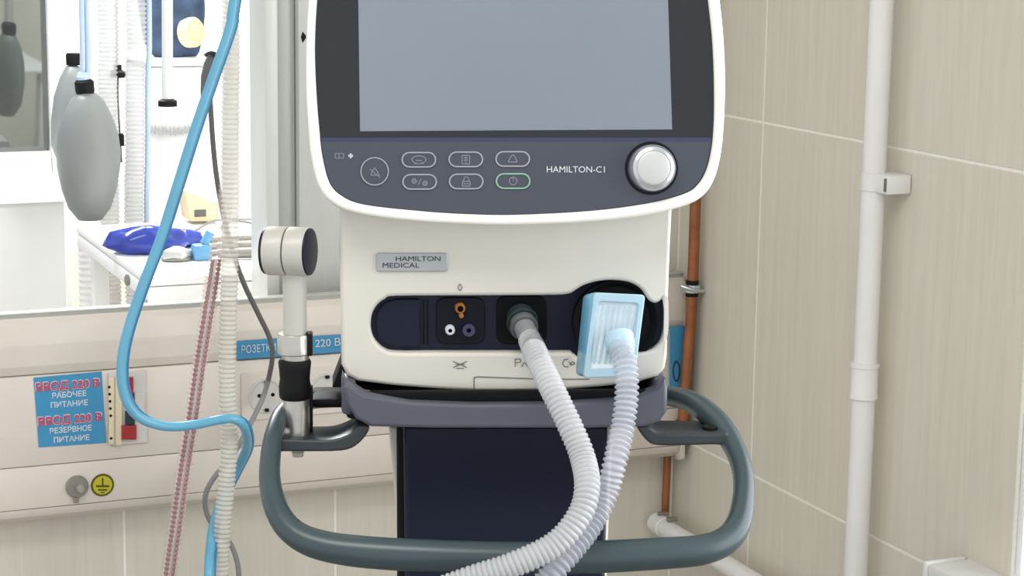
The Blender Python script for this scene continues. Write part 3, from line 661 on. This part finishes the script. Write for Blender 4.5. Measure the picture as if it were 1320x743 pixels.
lathe('knob_cap', [(20.4*k, 20.5*k), (20*k, 22*k), (17*k, 23*k), (0, 23.5*k)], FM.p(c.x, c.y, 0.002), FM.n, M_silver2, knb, 40, 25)

# ------------------------------------------------------------------ breathing filter on the expiratory port
fe_ = Ld(790, 432, -0.03)
fi = empty('breathing_filter', VO+ex*fe_.x+ey*fe_.y+ez*fe_.z, -A); tag(fi, 'pale blue boxy breathing filter plugged into the ventilator outlet', 'filter')
def Fp(px, py, d): return Ld(px, py, d)-fe_
ft = [Fp(764, 376, -.048), Fp(830, 381, -.048), Fp(819.5, 487, -.062), Fp(753, 487, -.062)]
nrm = ((ft[1]-ft[0]).cross(ft[3]-ft[0])).normalized()
if nrm.y > 0: nrm = -nrm
cf = sum(ft, Vector())/4
fb = [cf+(p_-cf)*0.97-nrm*0.034+Vector((-0.004, 0, 0)) for p_ in ft]
hexa('housing', [p_-nrm*0.004 for p_ in ft], fb, M_filtb, fi, 0.004, 3)
fi_in = [cf+(p_-cf)*0.80 for p_ in ft]
ffr = Fr(cf, ft[1]-ft[0], ft[0]-ft[3])
def f2(p_): v = p_-cf; return Vector((v.dot(ffr.u), v.dot(ffr.v)))
fo = [f2(p_) for p_ in (ft[0], ft[3], ft[2], ft[1])]; fin_ = [v*0.78 for v in fo]
plate('front_rim', [fillet(fo, 0.004), fillet(fin_, 0.003)], ffr, -0.005, 0.002, M_filt, fi, 0.0012)
plate('filter_media', [fillet([v*0.80 for v in fo], 0.003)], ffr, -0.0035, -0.0006, M_filtw, fi, 0.0)
for i in range(7):
    u0 = -0.013+0.0043*i
    plate('rib', [[Vector((u0-0.0006+0.002, 0.024)), Vector((u0+0.0006+0.002, 0.024)), Vector((u0+0.0006-0.001, -0.022)), Vector((u0-0.0006-0.001, -0.022))]], ffr, -0.001, 0.0008, M_filt, fi)
lathe('back_port', [(0, 0), (0.011, 0), (0.011, 0.022), (0, 0.022)], cf-nrm*0.032, -nrm, M_filt, fi, 24)
ds = Fp(799, 440, -.062); dd = (Fp(805, 470, -.079)-ds).normalized()
lathe('outlet_hood', [(0.0115, -0.004), (0.0115, 0.004), (0.0108, 0.008), (0.0088, 0.010), (0, 0.010)], ds, dd, M_filt, fi, 24)

# ------------------------------------------------------------------ breathing hoses
def hose(name, px, r0, amp, pitch, mat, label, sharp, extra=()):
    pts = [VO+ex*v.x+ey*v.y+ez*v.z for v in [Ld(*a) for a in px]]+list(extra)
    o = empty(name, pts[-1]); 
    sweep('hose_wall', [p_-pts[-1] for p_ in pts], corr(r0, amp, pitch, sharp), mat, o, 18, pitch/6, 1.0, True, 75)
    return tag(o, label, 'hose'), pts
ip = iv+OV+iax*23*k; 
ih_px = [(690, 455, -.062), (711, 500, -.098), (735, 550, -.118), (751, 590, -.132), (757, 628, -.153), (747, 665, -.165), (715, 702, -.172), (660, 729, -.174), (600, 749, -.17), (540, 775, -.168), (480, 830, -.165), (455, 900, -.16)]
pts = [ip]+[Ld(*a) for a in ih_px]
ptsw = [VO+ex*v.x+ey*v.y+ez*v.z for v in pts]
ptsw += [Vector((ptsw[-1].x-0.03, ptsw[-1].y, 0.45)), Vector((ptsw[-1].x-0.06, ptsw[-1].y-0.02, 0.1)), Vector((ptsw[-1].x-0.12, ptsw[-1].y-0.06, 0.012)), Vector((ptsw[-1].x-0.3, ptsw[-1].y-0.1, 0.011))]
o = empty('breathing_hose', ptsw[-1]); sweep('hose_wall', [p_-o.location for p_ in ptsw], lambda s, L: corr(0.0093, 0.0007, 0.0040, 1.0)(s, L)*min(1, 0.86+s*2.2) if s > 0.03 else 0.0078, M_hoseA, o, 18, 0.0040/6, 1.0, True, 75)
sweep('cuff', [p_-o.location for p_ in (ptsw[0], ptsw[0].lerp(ptsw[1], 0.5)+Vector((0, 0, 0.001)), ptsw[0].lerp(ptsw[1], 0.9)+Vector((0, 0, 0.0015)))], [0.0086, 0.0086, 0.0092], M_cuff, o, 20, 0.003)
tag(o, 'milky white corrugated breathing hose from the round grey adapter on the ventilator', 'hose', 'breathing hoses of the ventilator')
e2 = [(799, 446, -.068), (805, 462, -.078), (808, 490, -.088), (807, 520, -.096), (802, 555, -.105), (793, 595, -.118), (782, 635, -.123), (766, 670, -.134), (745, 700, -.147), (718, 732, -.158), (690, 765, -.16), (640, 820, -.16), (600, 900, -.155)]
ptsw = [VO+ex*v.x+ey*v.y+ez*v.z for v in [Ld(*a) for a in e2]]
ptsw += [Vector((ptsw[-1].x-0.03, ptsw[-1].y, 0.45)), Vector((ptsw[-1].x-0.06, ptsw[-1].y-0.03, 0.1)), Vector((ptsw[-1].x-0.12, ptsw[-1].y-0.10, 0.012)), Vector((ptsw[-1].x-0.3, ptsw[-1].y-0.16, 0.011))]
o = empty('breathing_hose', ptsw[-1]); sweep('hose_wall', [p_-o.location for p_ in ptsw], corr(0.0086, 0.0011, 0.0046, 1.6), M_hoseB, o, 18, 0.0046/6, 1.0, True, 75)
tag(o, 'clear corrugated breathing hose hanging from the pale blue filter', 'hose', 'breathing hoses of the ventilator')

# ------------------------------------------------------------------ hoses and cables hanging in front of the panel
def hang(name, px, Y, label, builder, lean=0.03):
    pts = [ony(a, b, Y+(c[0] if c else 0)) for a, b, *c in px]
    t = pts[0]; top = [Vector((t.x+lean*2, t.y-0.01, 2.25)), Vector((t.x+lean, t.y, 1.9))]
    b = pts[-1]; bot = [Vector((b.x-0.01, b.y, 0.35)), Vector((b.x-0.02, b.y-0.02, 0.08)), Vector((b.x-0.08, b.y-0.06, 0.013)), Vector((b.x-0.25, b.y-0.1, 0.012))]
    pts = top+pts+bot
    o = empty(name, pts[-1]); builder(o, [p_-o.location for p_ in pts])
    return tag(o, label, 'hose')
def b_clear(o, pts): sweep('hose_wall', pts, corr(0.0106, 0.0012, 0.0062, 1.4), M_hoseC, o, 16, 0.0062/6, 1.0, True, 75)
hang('corrugated_hose', [(299, -20), (298, 60), (297, 160), (297, 260), (296, 340), (294, 420), (293, 500), (296, 560), (292, 620), (287, 680), (284, 743), (283, 800)], 2.44, 'clear corrugated hose hanging straight down in front of the wall panel', b_clear)
def b_red(o, pts):
    sweep('hose_wall', pts, corr(0.0096, 0.0010, 0.0062, 1.4), M_hoseP, o, 16, 0.0062/6, 1.0, True, 75)
    low = [p_ for i, p_ in enumerate(pts) if i >= 6]
    sweep('inner_tube', low, 0.0026, M_hoseA, o, 8, 0.01)
    for sx in (-1, 1): sweep('red_stripe', [p_+Vector((sx*0.0046, -0.003, 0)) for p_ in low], corr(0.0022, 0.0008, 0.0062, 1.0), M_red, o, 8, 0.0062/4)
hang('corrugated_hose', [(300, -20, .03), (299, 100, .03), (296, 200, .03), (288, 280, .03), (278, 335, .02), (268, 400), (257, 470), (247, 540), (236, 610), (226, 680), (217, 743), (210, 800)], 2.45, 'red-cored corrugated hose slanting down across the wall panel', b_red)
def b_blue(o, pts):
    sweep('tube_wall', pts, 0.0062, M_blue, o, 14, 0.008)
    sweep('tube_twin', [p_+Vector((0.0055, 0.002, 0.0)) for p_ in pts], 0.0042, M_blued, o, 12, 0.008)
hang('oxygen_tube', [(306, -20), (298, 30), (275, 98), (252, 165), (230, 235), (208, 305), (184, 368), (165, 425), (157, 465), (158, 500), (168, 526), (186, 542), (215, 550), (250, 548), (285, 541), (304, 541), (316, 553, .01), (318, 578, .05), (303, 610, .08), (288, 640, .085), (276, 675, .06), (271, 710, .03), (269, 743), (267, 800)], 2.40, 'sky blue twin oxygen tube looping in a wide bend', b_blue, 0.085)
# one cable: from the clip past the socket and on down below the panel
dc = empty('mains_cable', ony(308, 743, 2.56)); tag(dc, 'grey mains cable running from the dark spring clip past the wall socket', 'cable')
O2 = dc.location.copy()
pts = [ony(a, b, Y) for a, b, Y in [(268, 80, 2.48), (271, 130, 2.49), (275, 190, 2.50), (281, 240, 2.50), (293, 300, 2.50), (312, 360, 2.50), (333, 405, 2.51), (348, 437, 2.52), (351, 462, 2.53), (346, 490, 2.55), (340, 510, 2.56), (332, 528, 2.55), (318, 556, 2.53), (298, 590, 2.53), (276, 616, 2.53), (265, 638, 2.53), (266, 660, 2.54), (276, 680, 2.55), (292, 694, 2.56), (303, 715, 2.56), (308, 743, 2.56), (308, 800, 2.56)]]
b = pts[-1]; low = [Vector((b.x, b.y, 0.3)), Vector((b.x+0.01, b.y-0.02, 0.03)), Vector((b.x+0.05, b.y-0.1, 0.006)), Vector((b.x+0.05, b.y-0.3, 0.005))]
sweep('dark_length', [p_-O2 for p_ in pts[:10]], 0.0034, M_cabled, dc, 10, 0.01)
sweep('pale_length', [p_-O2 for p_ in pts[9:]+low], 0.0036, M_cable, dc, 10, 0.01)
hc = empty('hanging_clip', ony(274, 100, 2.475)); tag(hc, 'dark spring clip holding the blue tube and cable together', 'clip')
sweep('clip_jaw', [ony(a, b, 2.478)-hc.location for a, b in ((276, 68), (272, 82), (269, 100), (266, 118), (264, 132))], [0.006, 0.009, 0.010, 0.008, 0.005], M_cabled, hc, 12, 0.004)
sweep('clip_spring', [ony(a, b, 2.468)-hc.location for a, b in ((264, 72), (270, 68), (278, 70), (283, 76))], 0.0025, M_blackp, hc, 8, 0.003)

# ------------------------------------------------------------------ the space behind the opening
struct(box('wall_far', (-2.0, 5.2, 0), (3.0, 5.3, 2.8), M_plaster))
struct(box('wall_far_low', (-2.0, 5.14, 0), (3.0, 5.2, ony(200, 318, 5.14).z), M_khaki))
# cabinet and window at the far left
CY = 3.52
cb_ = empty('cabinet', (0.2, CY+0.15, 0)); tag(cb_, 'white cabinet with an overhanging top standing below the dark far window', 'cabinet')
xr = ony(86, 300, CY).x; zt2 = ony(40, 263, CY).z; ztop = ony(40, 224, CY+0.03).z
def cbox(n, a, b, mat, bev): return box(n, Vector(a)-cb_.location, Vector(b)-cb_.location, mat, cb_, bev)
cbox('carcass', (-0.5, CY+0.012, 0), (xr, CY+0.33, zt2), M_wbox, 0.004)
f = [Vector((-0.505, CY-0.004, zt2+0.001)), Vector((xr+0.004, CY-0.004, zt2+0.001)), Vector((xr-0.014, CY+0.02, ztop)), Vector((-0.505, CY+0.02, ztop))]
bk = [Vector((p_.x, CY+0.32, p_.z)) for p_ in f]
hexa('top', [p_-cb_.location for p_ in f], [p_-cb_.location for p_ in bk], M_wbox, cb_, 0.003)
w2 = struct(empty('window_2', (0.1, CY+0.40, ztop)))
xg = ony(62, 100, CY+0.36).x; xg2 = ony(84, 60, CY+0.36).x
def w2p(n, a, b, mat): return box(n, Vector(a)-w2.location, Vector(b)-w2.location, mat, w2, 0.002)
w2p('frame', (xg, CY+0.34, 0.0), (xg2, CY+0.42, 2.4), M_winframe); w2p('frame', (-0.9, CY+0.34, 2.3), (xg-0.001, CY+0.42, 2.4), M_winframe); w2p('frame', (-0.9, CY+0.34, 0.0), (xg-0.001, CY+0.42, ztop), M_winframe)
w2p('pane', (-0.9, CY+0.36, ztop+0.001), (xg-0.001, CY+0.37, 2.299), M_fglass)

# shelf trolley tray behind the panel
ZT = 1.09
TY0, TY1, TX0, TX1 = 2.80, 3.33, 0.632, 1.06
ty = empty('shelf', (0.84, 3.05, 0)); tag(ty, 'white enamelled equipment shelf with rim standing behind the wall panel', 'shelf')
def tb(n, a, b, mat, bev=0.003): return box(n, Vector(a)-ty.location, Vector(b)-ty.location, mat, ty, bev)
tb('shelf_top', (TX0, TY0, ZT-0.012), (TX1, TY1, ZT), M_wbox)
tb('front_apron', (TX0, TY0, ZT-0.045), (TX1, TY0+0.012, ZT-0.013), M_wbox, 0.002)
tb('side_apron', (TX0, TY0+0.013, ZT-0.035), (TX0+0.012, TY1, ZT-0.013), M_wbox, 0.002)
for x in (TX0+0.02, TX1-0.03):
    for y in (TY0+0.02, TY1-0.04): tb('leg', (x, y, 0), (x+0.025, y+0.025, ZT-0.013), M_wbox, 0.002)
c = ony(146, 355, 2.95); lathe('thumb_screw', [(0, 0), (0.008, 0), (0.009, 0.004), (0.006, 0.006), (0, 0.006)], Vector((TX0, 2.93, 1.066))-ty.location, (-1, 0, 0), M_grate, ty, 14)
# things on the shelf
def blob(name, c, rx, ry, rz, rot, mat, par=None, amp=0.15, seed=0, sub=3):
    bm = bmesh.new(); bmesh.ops.create_icosphere(bm, subdivisions=sub, radius=1); rnd = random.Random(seed)
    ph = [rnd.uniform(0, 6) for _ in range(6)]
    for v in bm.verts:
        n = v.co.copy(); d = 1+amp*(math.sin(3*n.x+ph[0])*math.sin(4*n.y+ph[1])+0.6*math.sin(7*n.x+ph[2])*math.sin(6*n.z+ph[3]))
        v.co = Vector((n.x*rx*d, n.y*ry*d, n.z*rz*d))
        if v.co.z < -rz*0.75: v.co.z = -rz*0.75
    bmesh.ops.rotate(bm, verts=bm.verts[:], cent=(0, 0, 0), matrix=Matrix.Rotation(rot, 3, 'Z'))
    bmesh.ops.translate(bm, verts=bm.verts[:], vec=Vector(c))
    me = bpy.data.meshes.new(name); bm.to_mesh(me); bm.free()
    return link(name, fin(me, 60), mat, par)
def shelf_pt(px, py): return onz(px, py, ZT)
bb = empty('face_mask_pack', shelf_pt(195, 330)); tag(bb, 'cobalt blue glossy film pack lying on the white shelf', 'pack')
blob('film_bag', shelf_pt(190, 326)-bb.location+Vector((0, 0, 0.019)), 0.062, 0.032, 0.024, R(-8), M_bluebag, bb, 0.12, 3)
blob('film_tail', shelf_pt(238, 318)-bb.location+Vector((0, 0, 0.011)), 0.035, 0.022, 0.014, R(10), M_bluebag, bb, 0.2, 5)
sv = empty('foil_mask', shelf_pt(228, 336)); tag(sv, 'small silvery oval mask lying beside the cobalt blue pack', 'mask')
blob('mask_shell', Vector((0, 0, 0.009)), 0.022, 0.016, 0.012, R(5), M_silver2, sv, 0.12, 8)
sweep('mask_edge', [Vector((0.021*math.cos(t), 0.015*math.sin(t), 0.003)) for t in [i*math.pi/6 for i in range(13)]], 0.003, M_grate, sv, 8, 0.003)
lb = empty('connector_block', shelf_pt(260, 335)); tag(lb, 'light blue plastic connector on the white shelf beside the foil mask', 'connector')
box('block', (-0.014, -0.012, 0.0), (0.014, 0.012, 0.024), M_lblue, lb, 0.004); lathe('spout', [(0, 0), (0.007, 0), (0.007, 0.02), (0.005, 0.02), (0, 0.018)], (0.004, 0, 0.024), (0.5, 0, 0.85), M_lblue, lb, 16)
for i in range(3):
    c = shelf_pt(325, 316+i*9); t = empty('steel_instrument', c+Vector((0, 0, 0.0)))
    sweep('shaft', [Vector((-0.05, 0.012, 0.009)), Vector((0, 0, 0.0095)), Vector((0.06, -0.006, 0.009))], [0.007, 0.0085, 0.006], M_grate, t, 12, 0.006)
    lathe('finger_ring', [(0.006, -0.002), (0.010, -0.002), (0.010, 0.002), (0.006, 0.002)], (-0.058, 0.014, 0.008), (0, 0.5, 1), M_grate, t, 16)
    tag(t, ('steel instrument on the shelf lying closest to the looped wire lead', 'steel instrument on the shelf lying between two others alike', 'steel instrument on the shelf lying closest to the front rim')[i], 'instrument', 'steel instruments on the shelf')
wl = empty('wire_lead', shelf_pt(320, 290)); tag(wl, 'thin grey wire lead lying in loops at the back of the shelf', 'wire')
for i, (a, b_) in enumerate((((252, 300), (344, 286)), ((285, 296), (344, 296)))):
    p0_, p1_ = shelf_pt(*a), shelf_pt(*b_)
    sweep('loop', [p0_-wl.location+Vector((0, 0, 0.003)), p0_.lerp(p1_, 0.35)-wl.location+Vector((0, 0.03, 0.010)), p0_.lerp(p1_, 0.7)-wl.location+Vector((0, -0.02, 0.012)), p1_-wl.location+Vector((0, 0, 0.004))], 0.0022, M_grate, wl, 8, 0.006)
# corrugated stub and loose tube under the shelf
uh = empty('corrugated_stub', ony(235, 375, 2.98)); tag(uh, 'short white corrugated hose end hanging under the white shelf', 'hose')
sweep('hose_wall', [ony(a, b_, 2.98)-uh.location for a, b_ in ((246, 352), (240, 368), (232, 384), (222, 402), (212, 425))], corr(0.014, 0.003, 0.0085, 1.2), M_wbox, uh, 16, 0.0085/6)
lh = empty('white_drain_hose', ony(113, 340, 3.42)); tag(lh, 'white corrugated hose standing between the cabinet and the shelf', 'hose')
p_ = ony(112, 318, 3.42)
sweep('hose_wall', [Vector((p_.x, 3.42, 1.06))-lh.location, Vector((p_.x, 3.42, 0.95))-lh.location, Vector((p_.x-0.005, 3.42, 0.6))-lh.location, Vector((p_.x, 3.42, 0.0))-lh.location], corr(0.0155, 0.0015, 0.011, 1.2), M_wbox, lh, 16, 0.0022)

# breathing bag with its tube
BY = 3.40
bag = empty('breathing_bag', ony(115, 285, BY)); tag(bag, 'grey silicone breathing bag with black neck hanging in front of the white cabinet', 'breathing bag')
zb0 = bag.location.z; ztp = ony(110, 120, BY).z; H = ztp-zb0; kb = (CAM-bag.location).length/F; xcg = ony(114, 200, BY).x-bag.location.x
lathe('bag', [(0, 0), (15*kb, 0.01*H), (26*kb, 0.10*H), (34*kb, 0.25*H), (39*kb, 0.42*H), (40*kb, 0.55*H), (37*kb, 0.70*H), (29*kb, 0.84*H), (20*kb, 0.95*H), (12*kb, 1.0*H), (0, 1.0*H)], (xcg, 0, 0), (0.0, 0, 1), M_bag, bag, 36, 60)
lathe('neck', [(0, 0), (11*kb, 0), (12*kb, 4*kb), (12*kb, 15*kb), (9*kb, 18*kb), (0, 18*kb)], (xcg-2*kb, 0, H-1*kb), (-0.08, 0, 1), M_blk, bag, 24)
lathe('cuff', [(0, 0), (8*kb, 0), (9*kb, 6*kb), (6*kb, 12*kb), (0, 12*kb)], (xcg-4*kb, 0, H+14*kb), (0, 0, 1), M_tubepale, bag, 20)
for dx, rr_ in ((-6, 3.6), (1, 3.6)): sweep('feed_tube', [Vector((xcg+dx*kb, 0, H+20*kb)), Vector((xcg+(dx+2)*kb, 0, H+80*kb)), Vector((xcg+(dx+2)*kb, 0, 1.0))], rr_*kb, M_tubepale, bag, 12, 0.02)
bag_refl = empty('bag_reflection', ony(80, 215, CY+0.2)); tag(bag_refl, 'smaller dark grey breathing bag with black cap resting on the white cabinet top', 'breathing bag')  # window reflection of the hanging bag, built as a solid shape
c0 = bag_refl.location; kb2 = (CAM-c0).length/F; c0.z = ztop
bag_refl.location = c0
ht = ony(90, 82, c0.y).z-c0.z
lathe('bag', [(0, 0), (14*kb2, 0), (22*kb2, 0.15*ht), (24*kb2, 0.4*ht), (22*kb2, 0.65*ht), (16*kb2, 0.85*ht), (9*kb2, 0.97*ht), (0, ht)], (8*kb2, 0, 0), (0.08, 0, 1), M_bag, bag_refl, 28, 60)
lathe('cap', [(0, 0), (9*kb2, 0), (9.5*kb2, 12*kb2), (8*kb2, 15*kb2), (0, 15*kb2)], (8*kb2+0.08*ht, 0, ht-2*kb2), (0, 0, 1), M_blk, bag_refl, 20)

# hoses hanging behind the shelf
def back_hose(px, Y, r_, label, mat, pale=None):
    b0 = ony(*px[-1], Y); o = empty('ventilator_hose', b0)
    t = ony(*px[0], Y); pts = [Vector((t.x, Y, 2.3))]+[ony(a, b_, Y) for a, b_ in px]+[Vector((b0.x, Y, 0.5)), Vector((b0.x, Y, 0.0))]
    sweep('hose_wall', [p_-b0 for p_ in pts], corr(r_, r_*0.1, 0.0078, 1.2), mat, o, 16, 0.0078/6, 1, True, 75)
    if pale: sweep('blue_line', [p_-b0+Vector((r_+0.006, 0, 0)) for p_ in pts], 0.0048, M_tubepale, o, 10, 0.03)
    return tag(o, label, 'hose')
back_hose([(138, -10), (138, 100), (140, 200), (142, 300)], 3.46, 0.0165, 'white corrugated hose hanging right beside the grey breathing bag', M_hoseA)
back_hose([(175, -10), (174, 100), (174, 200), (173, 300)], 3.44, 0.0165, 'white corrugated hose with a pale blue line hanging behind the shelf', M_hoseA, True)
# stand rods with knobs
def rod(px, y0, y1, Y, r_, kr, label, cat='stand rod'):
    e = ony(px, y1, Y); o = empty('stand_rod', e); kk_ = (CAM-e).length/F
    lathe('rod', [(0, 0.004), (r_*kk_, 0.004), (r_*kk_, 1.2), (0, 1.2)], (0, 0, 0), (0.015, 0, 1), M_alu, o, 16)
    lathe('knob', [(0, -2*kk_), (kr*kk_, -2*kk_), (kr*kk_, 5*kk_), (kr*0.5*kk_, 8*kk_), (kr*0.5*kk_, 14*kk_), (0, 14*kk_)], (0, 0, 0), (0, 0, 1), M_blk, o, 20)
    return tag(o, label, cat)
rod(216, 0, 135, 3.50, 7, 12, 'grey metal rod ending in a black knob before the white bin')
o = rod(152, 0, 98, 3.56, 2.5, 10, 'thin rod with a black knob between the two white hoses')
c = ony(152, 130, 3.56)-o.location
sweep('cord', [Vector((0, 0, -0.004)), c, c+Vector((0.004, 0, -0.11))], 0.002, M_cabled, o, 8, 0.01)
lathe('cord_clip', [(0, 0), (0.006, 0), (0.006, 0.018), (0.004, 0.022), (0, 0.022)], c+Vector((0.004, 0, -0.08)), (0, 0, 1), M_blk, o, 12)
# white bin, navy bag with cream lid
WY = 3.75
a = ony(190, 78, WY); b_ = ony(266, 78, WY)
wbx = empty('white_bin', ((a.x+b_.x)/2, WY, 0)); tag(wbx, 'tall white bin with raised rim standing behind the shelf', 'bin')
box('bin_body', (a.x-wbx.location.x, 0, 0), (b_.x-wbx.location.x, 0.25, a.z-0.012), M_wbox, wbx, 0.008)
box('bin_rim', (a.x-wbx.location.x-0.004, -0.004, a.z-0.0118), (b_.x-wbx.location.x+0.004, 0.254, a.z), M_wbox, wbx, 0.003)
nb = empty('navy_pouch', ony(225, 78, WY+0.1)); nb.location.z = a.z; tag(nb, 'crumpled navy cloth pouch standing on the white bin', 'pouch')
kn_ = (CAM-nb.location).length/F
blob('pouch_body', Vector((-2*kn_, 0, 58*kn_)), 42*kn_, 30*kn_, 78*kn_, 0, M_cloth, nb, 0.08, 11, 4)
lathe('cream_lid', [(0, 0), (19*kn_, 0), (19*kn_, 10*kn_), (16*kn_, 14*kn_), (9*kn_, 14*kn_), (8*kn_, 16*kn_), (0, 16*kn_)], (12*kn_, -24*kn_, 31*kn_), (0.5, -0.85, 0.1), M_beige, nb, 28)
hz = empty('bin_hose', ony(218, 165, WY-0.0135)); tag(hz, 'short horizontal white corrugated hose crossing before the white bin', 'hose')
sweep('hose_wall', [ony(x_, y_, WY-0.0135)-hz.location for x_, y_ in ((192, 164), (208, 165), (226, 166), (247, 163))], corr(0.012, 0.0014, 0.007, 1.2), M_hoseA, hz, 14, 0.0012)
# cream device at the back of the shelf
cdv = empty('cream_device', shelf_pt(262, 289)); tag(cdv, 'small cream wedge-shaped device with dark socket at the back of the shelf', 'device')
o_ = cdv.location; yb_ = o_.y
f = [ony(a_, b__, yb_)-o_ for a_, b__ in ((238, 246), (282, 262), (282, 286), (246, 286))]; f = [Vector((v.x, v.y, max(v.z, 0))) for v in f]
hexa('case', f, [v+Vector((0, 0.06, 0)) for v in f], M_beige, cdv, 0.003)
c = ony(258, 275, yb_)-o_; box('dark_socket', (c.x-0.010, -0.002, c.z-0.006), (c.x+0.010, 0.002, c.z+0.006), M_cabled, cdv, 0.001)
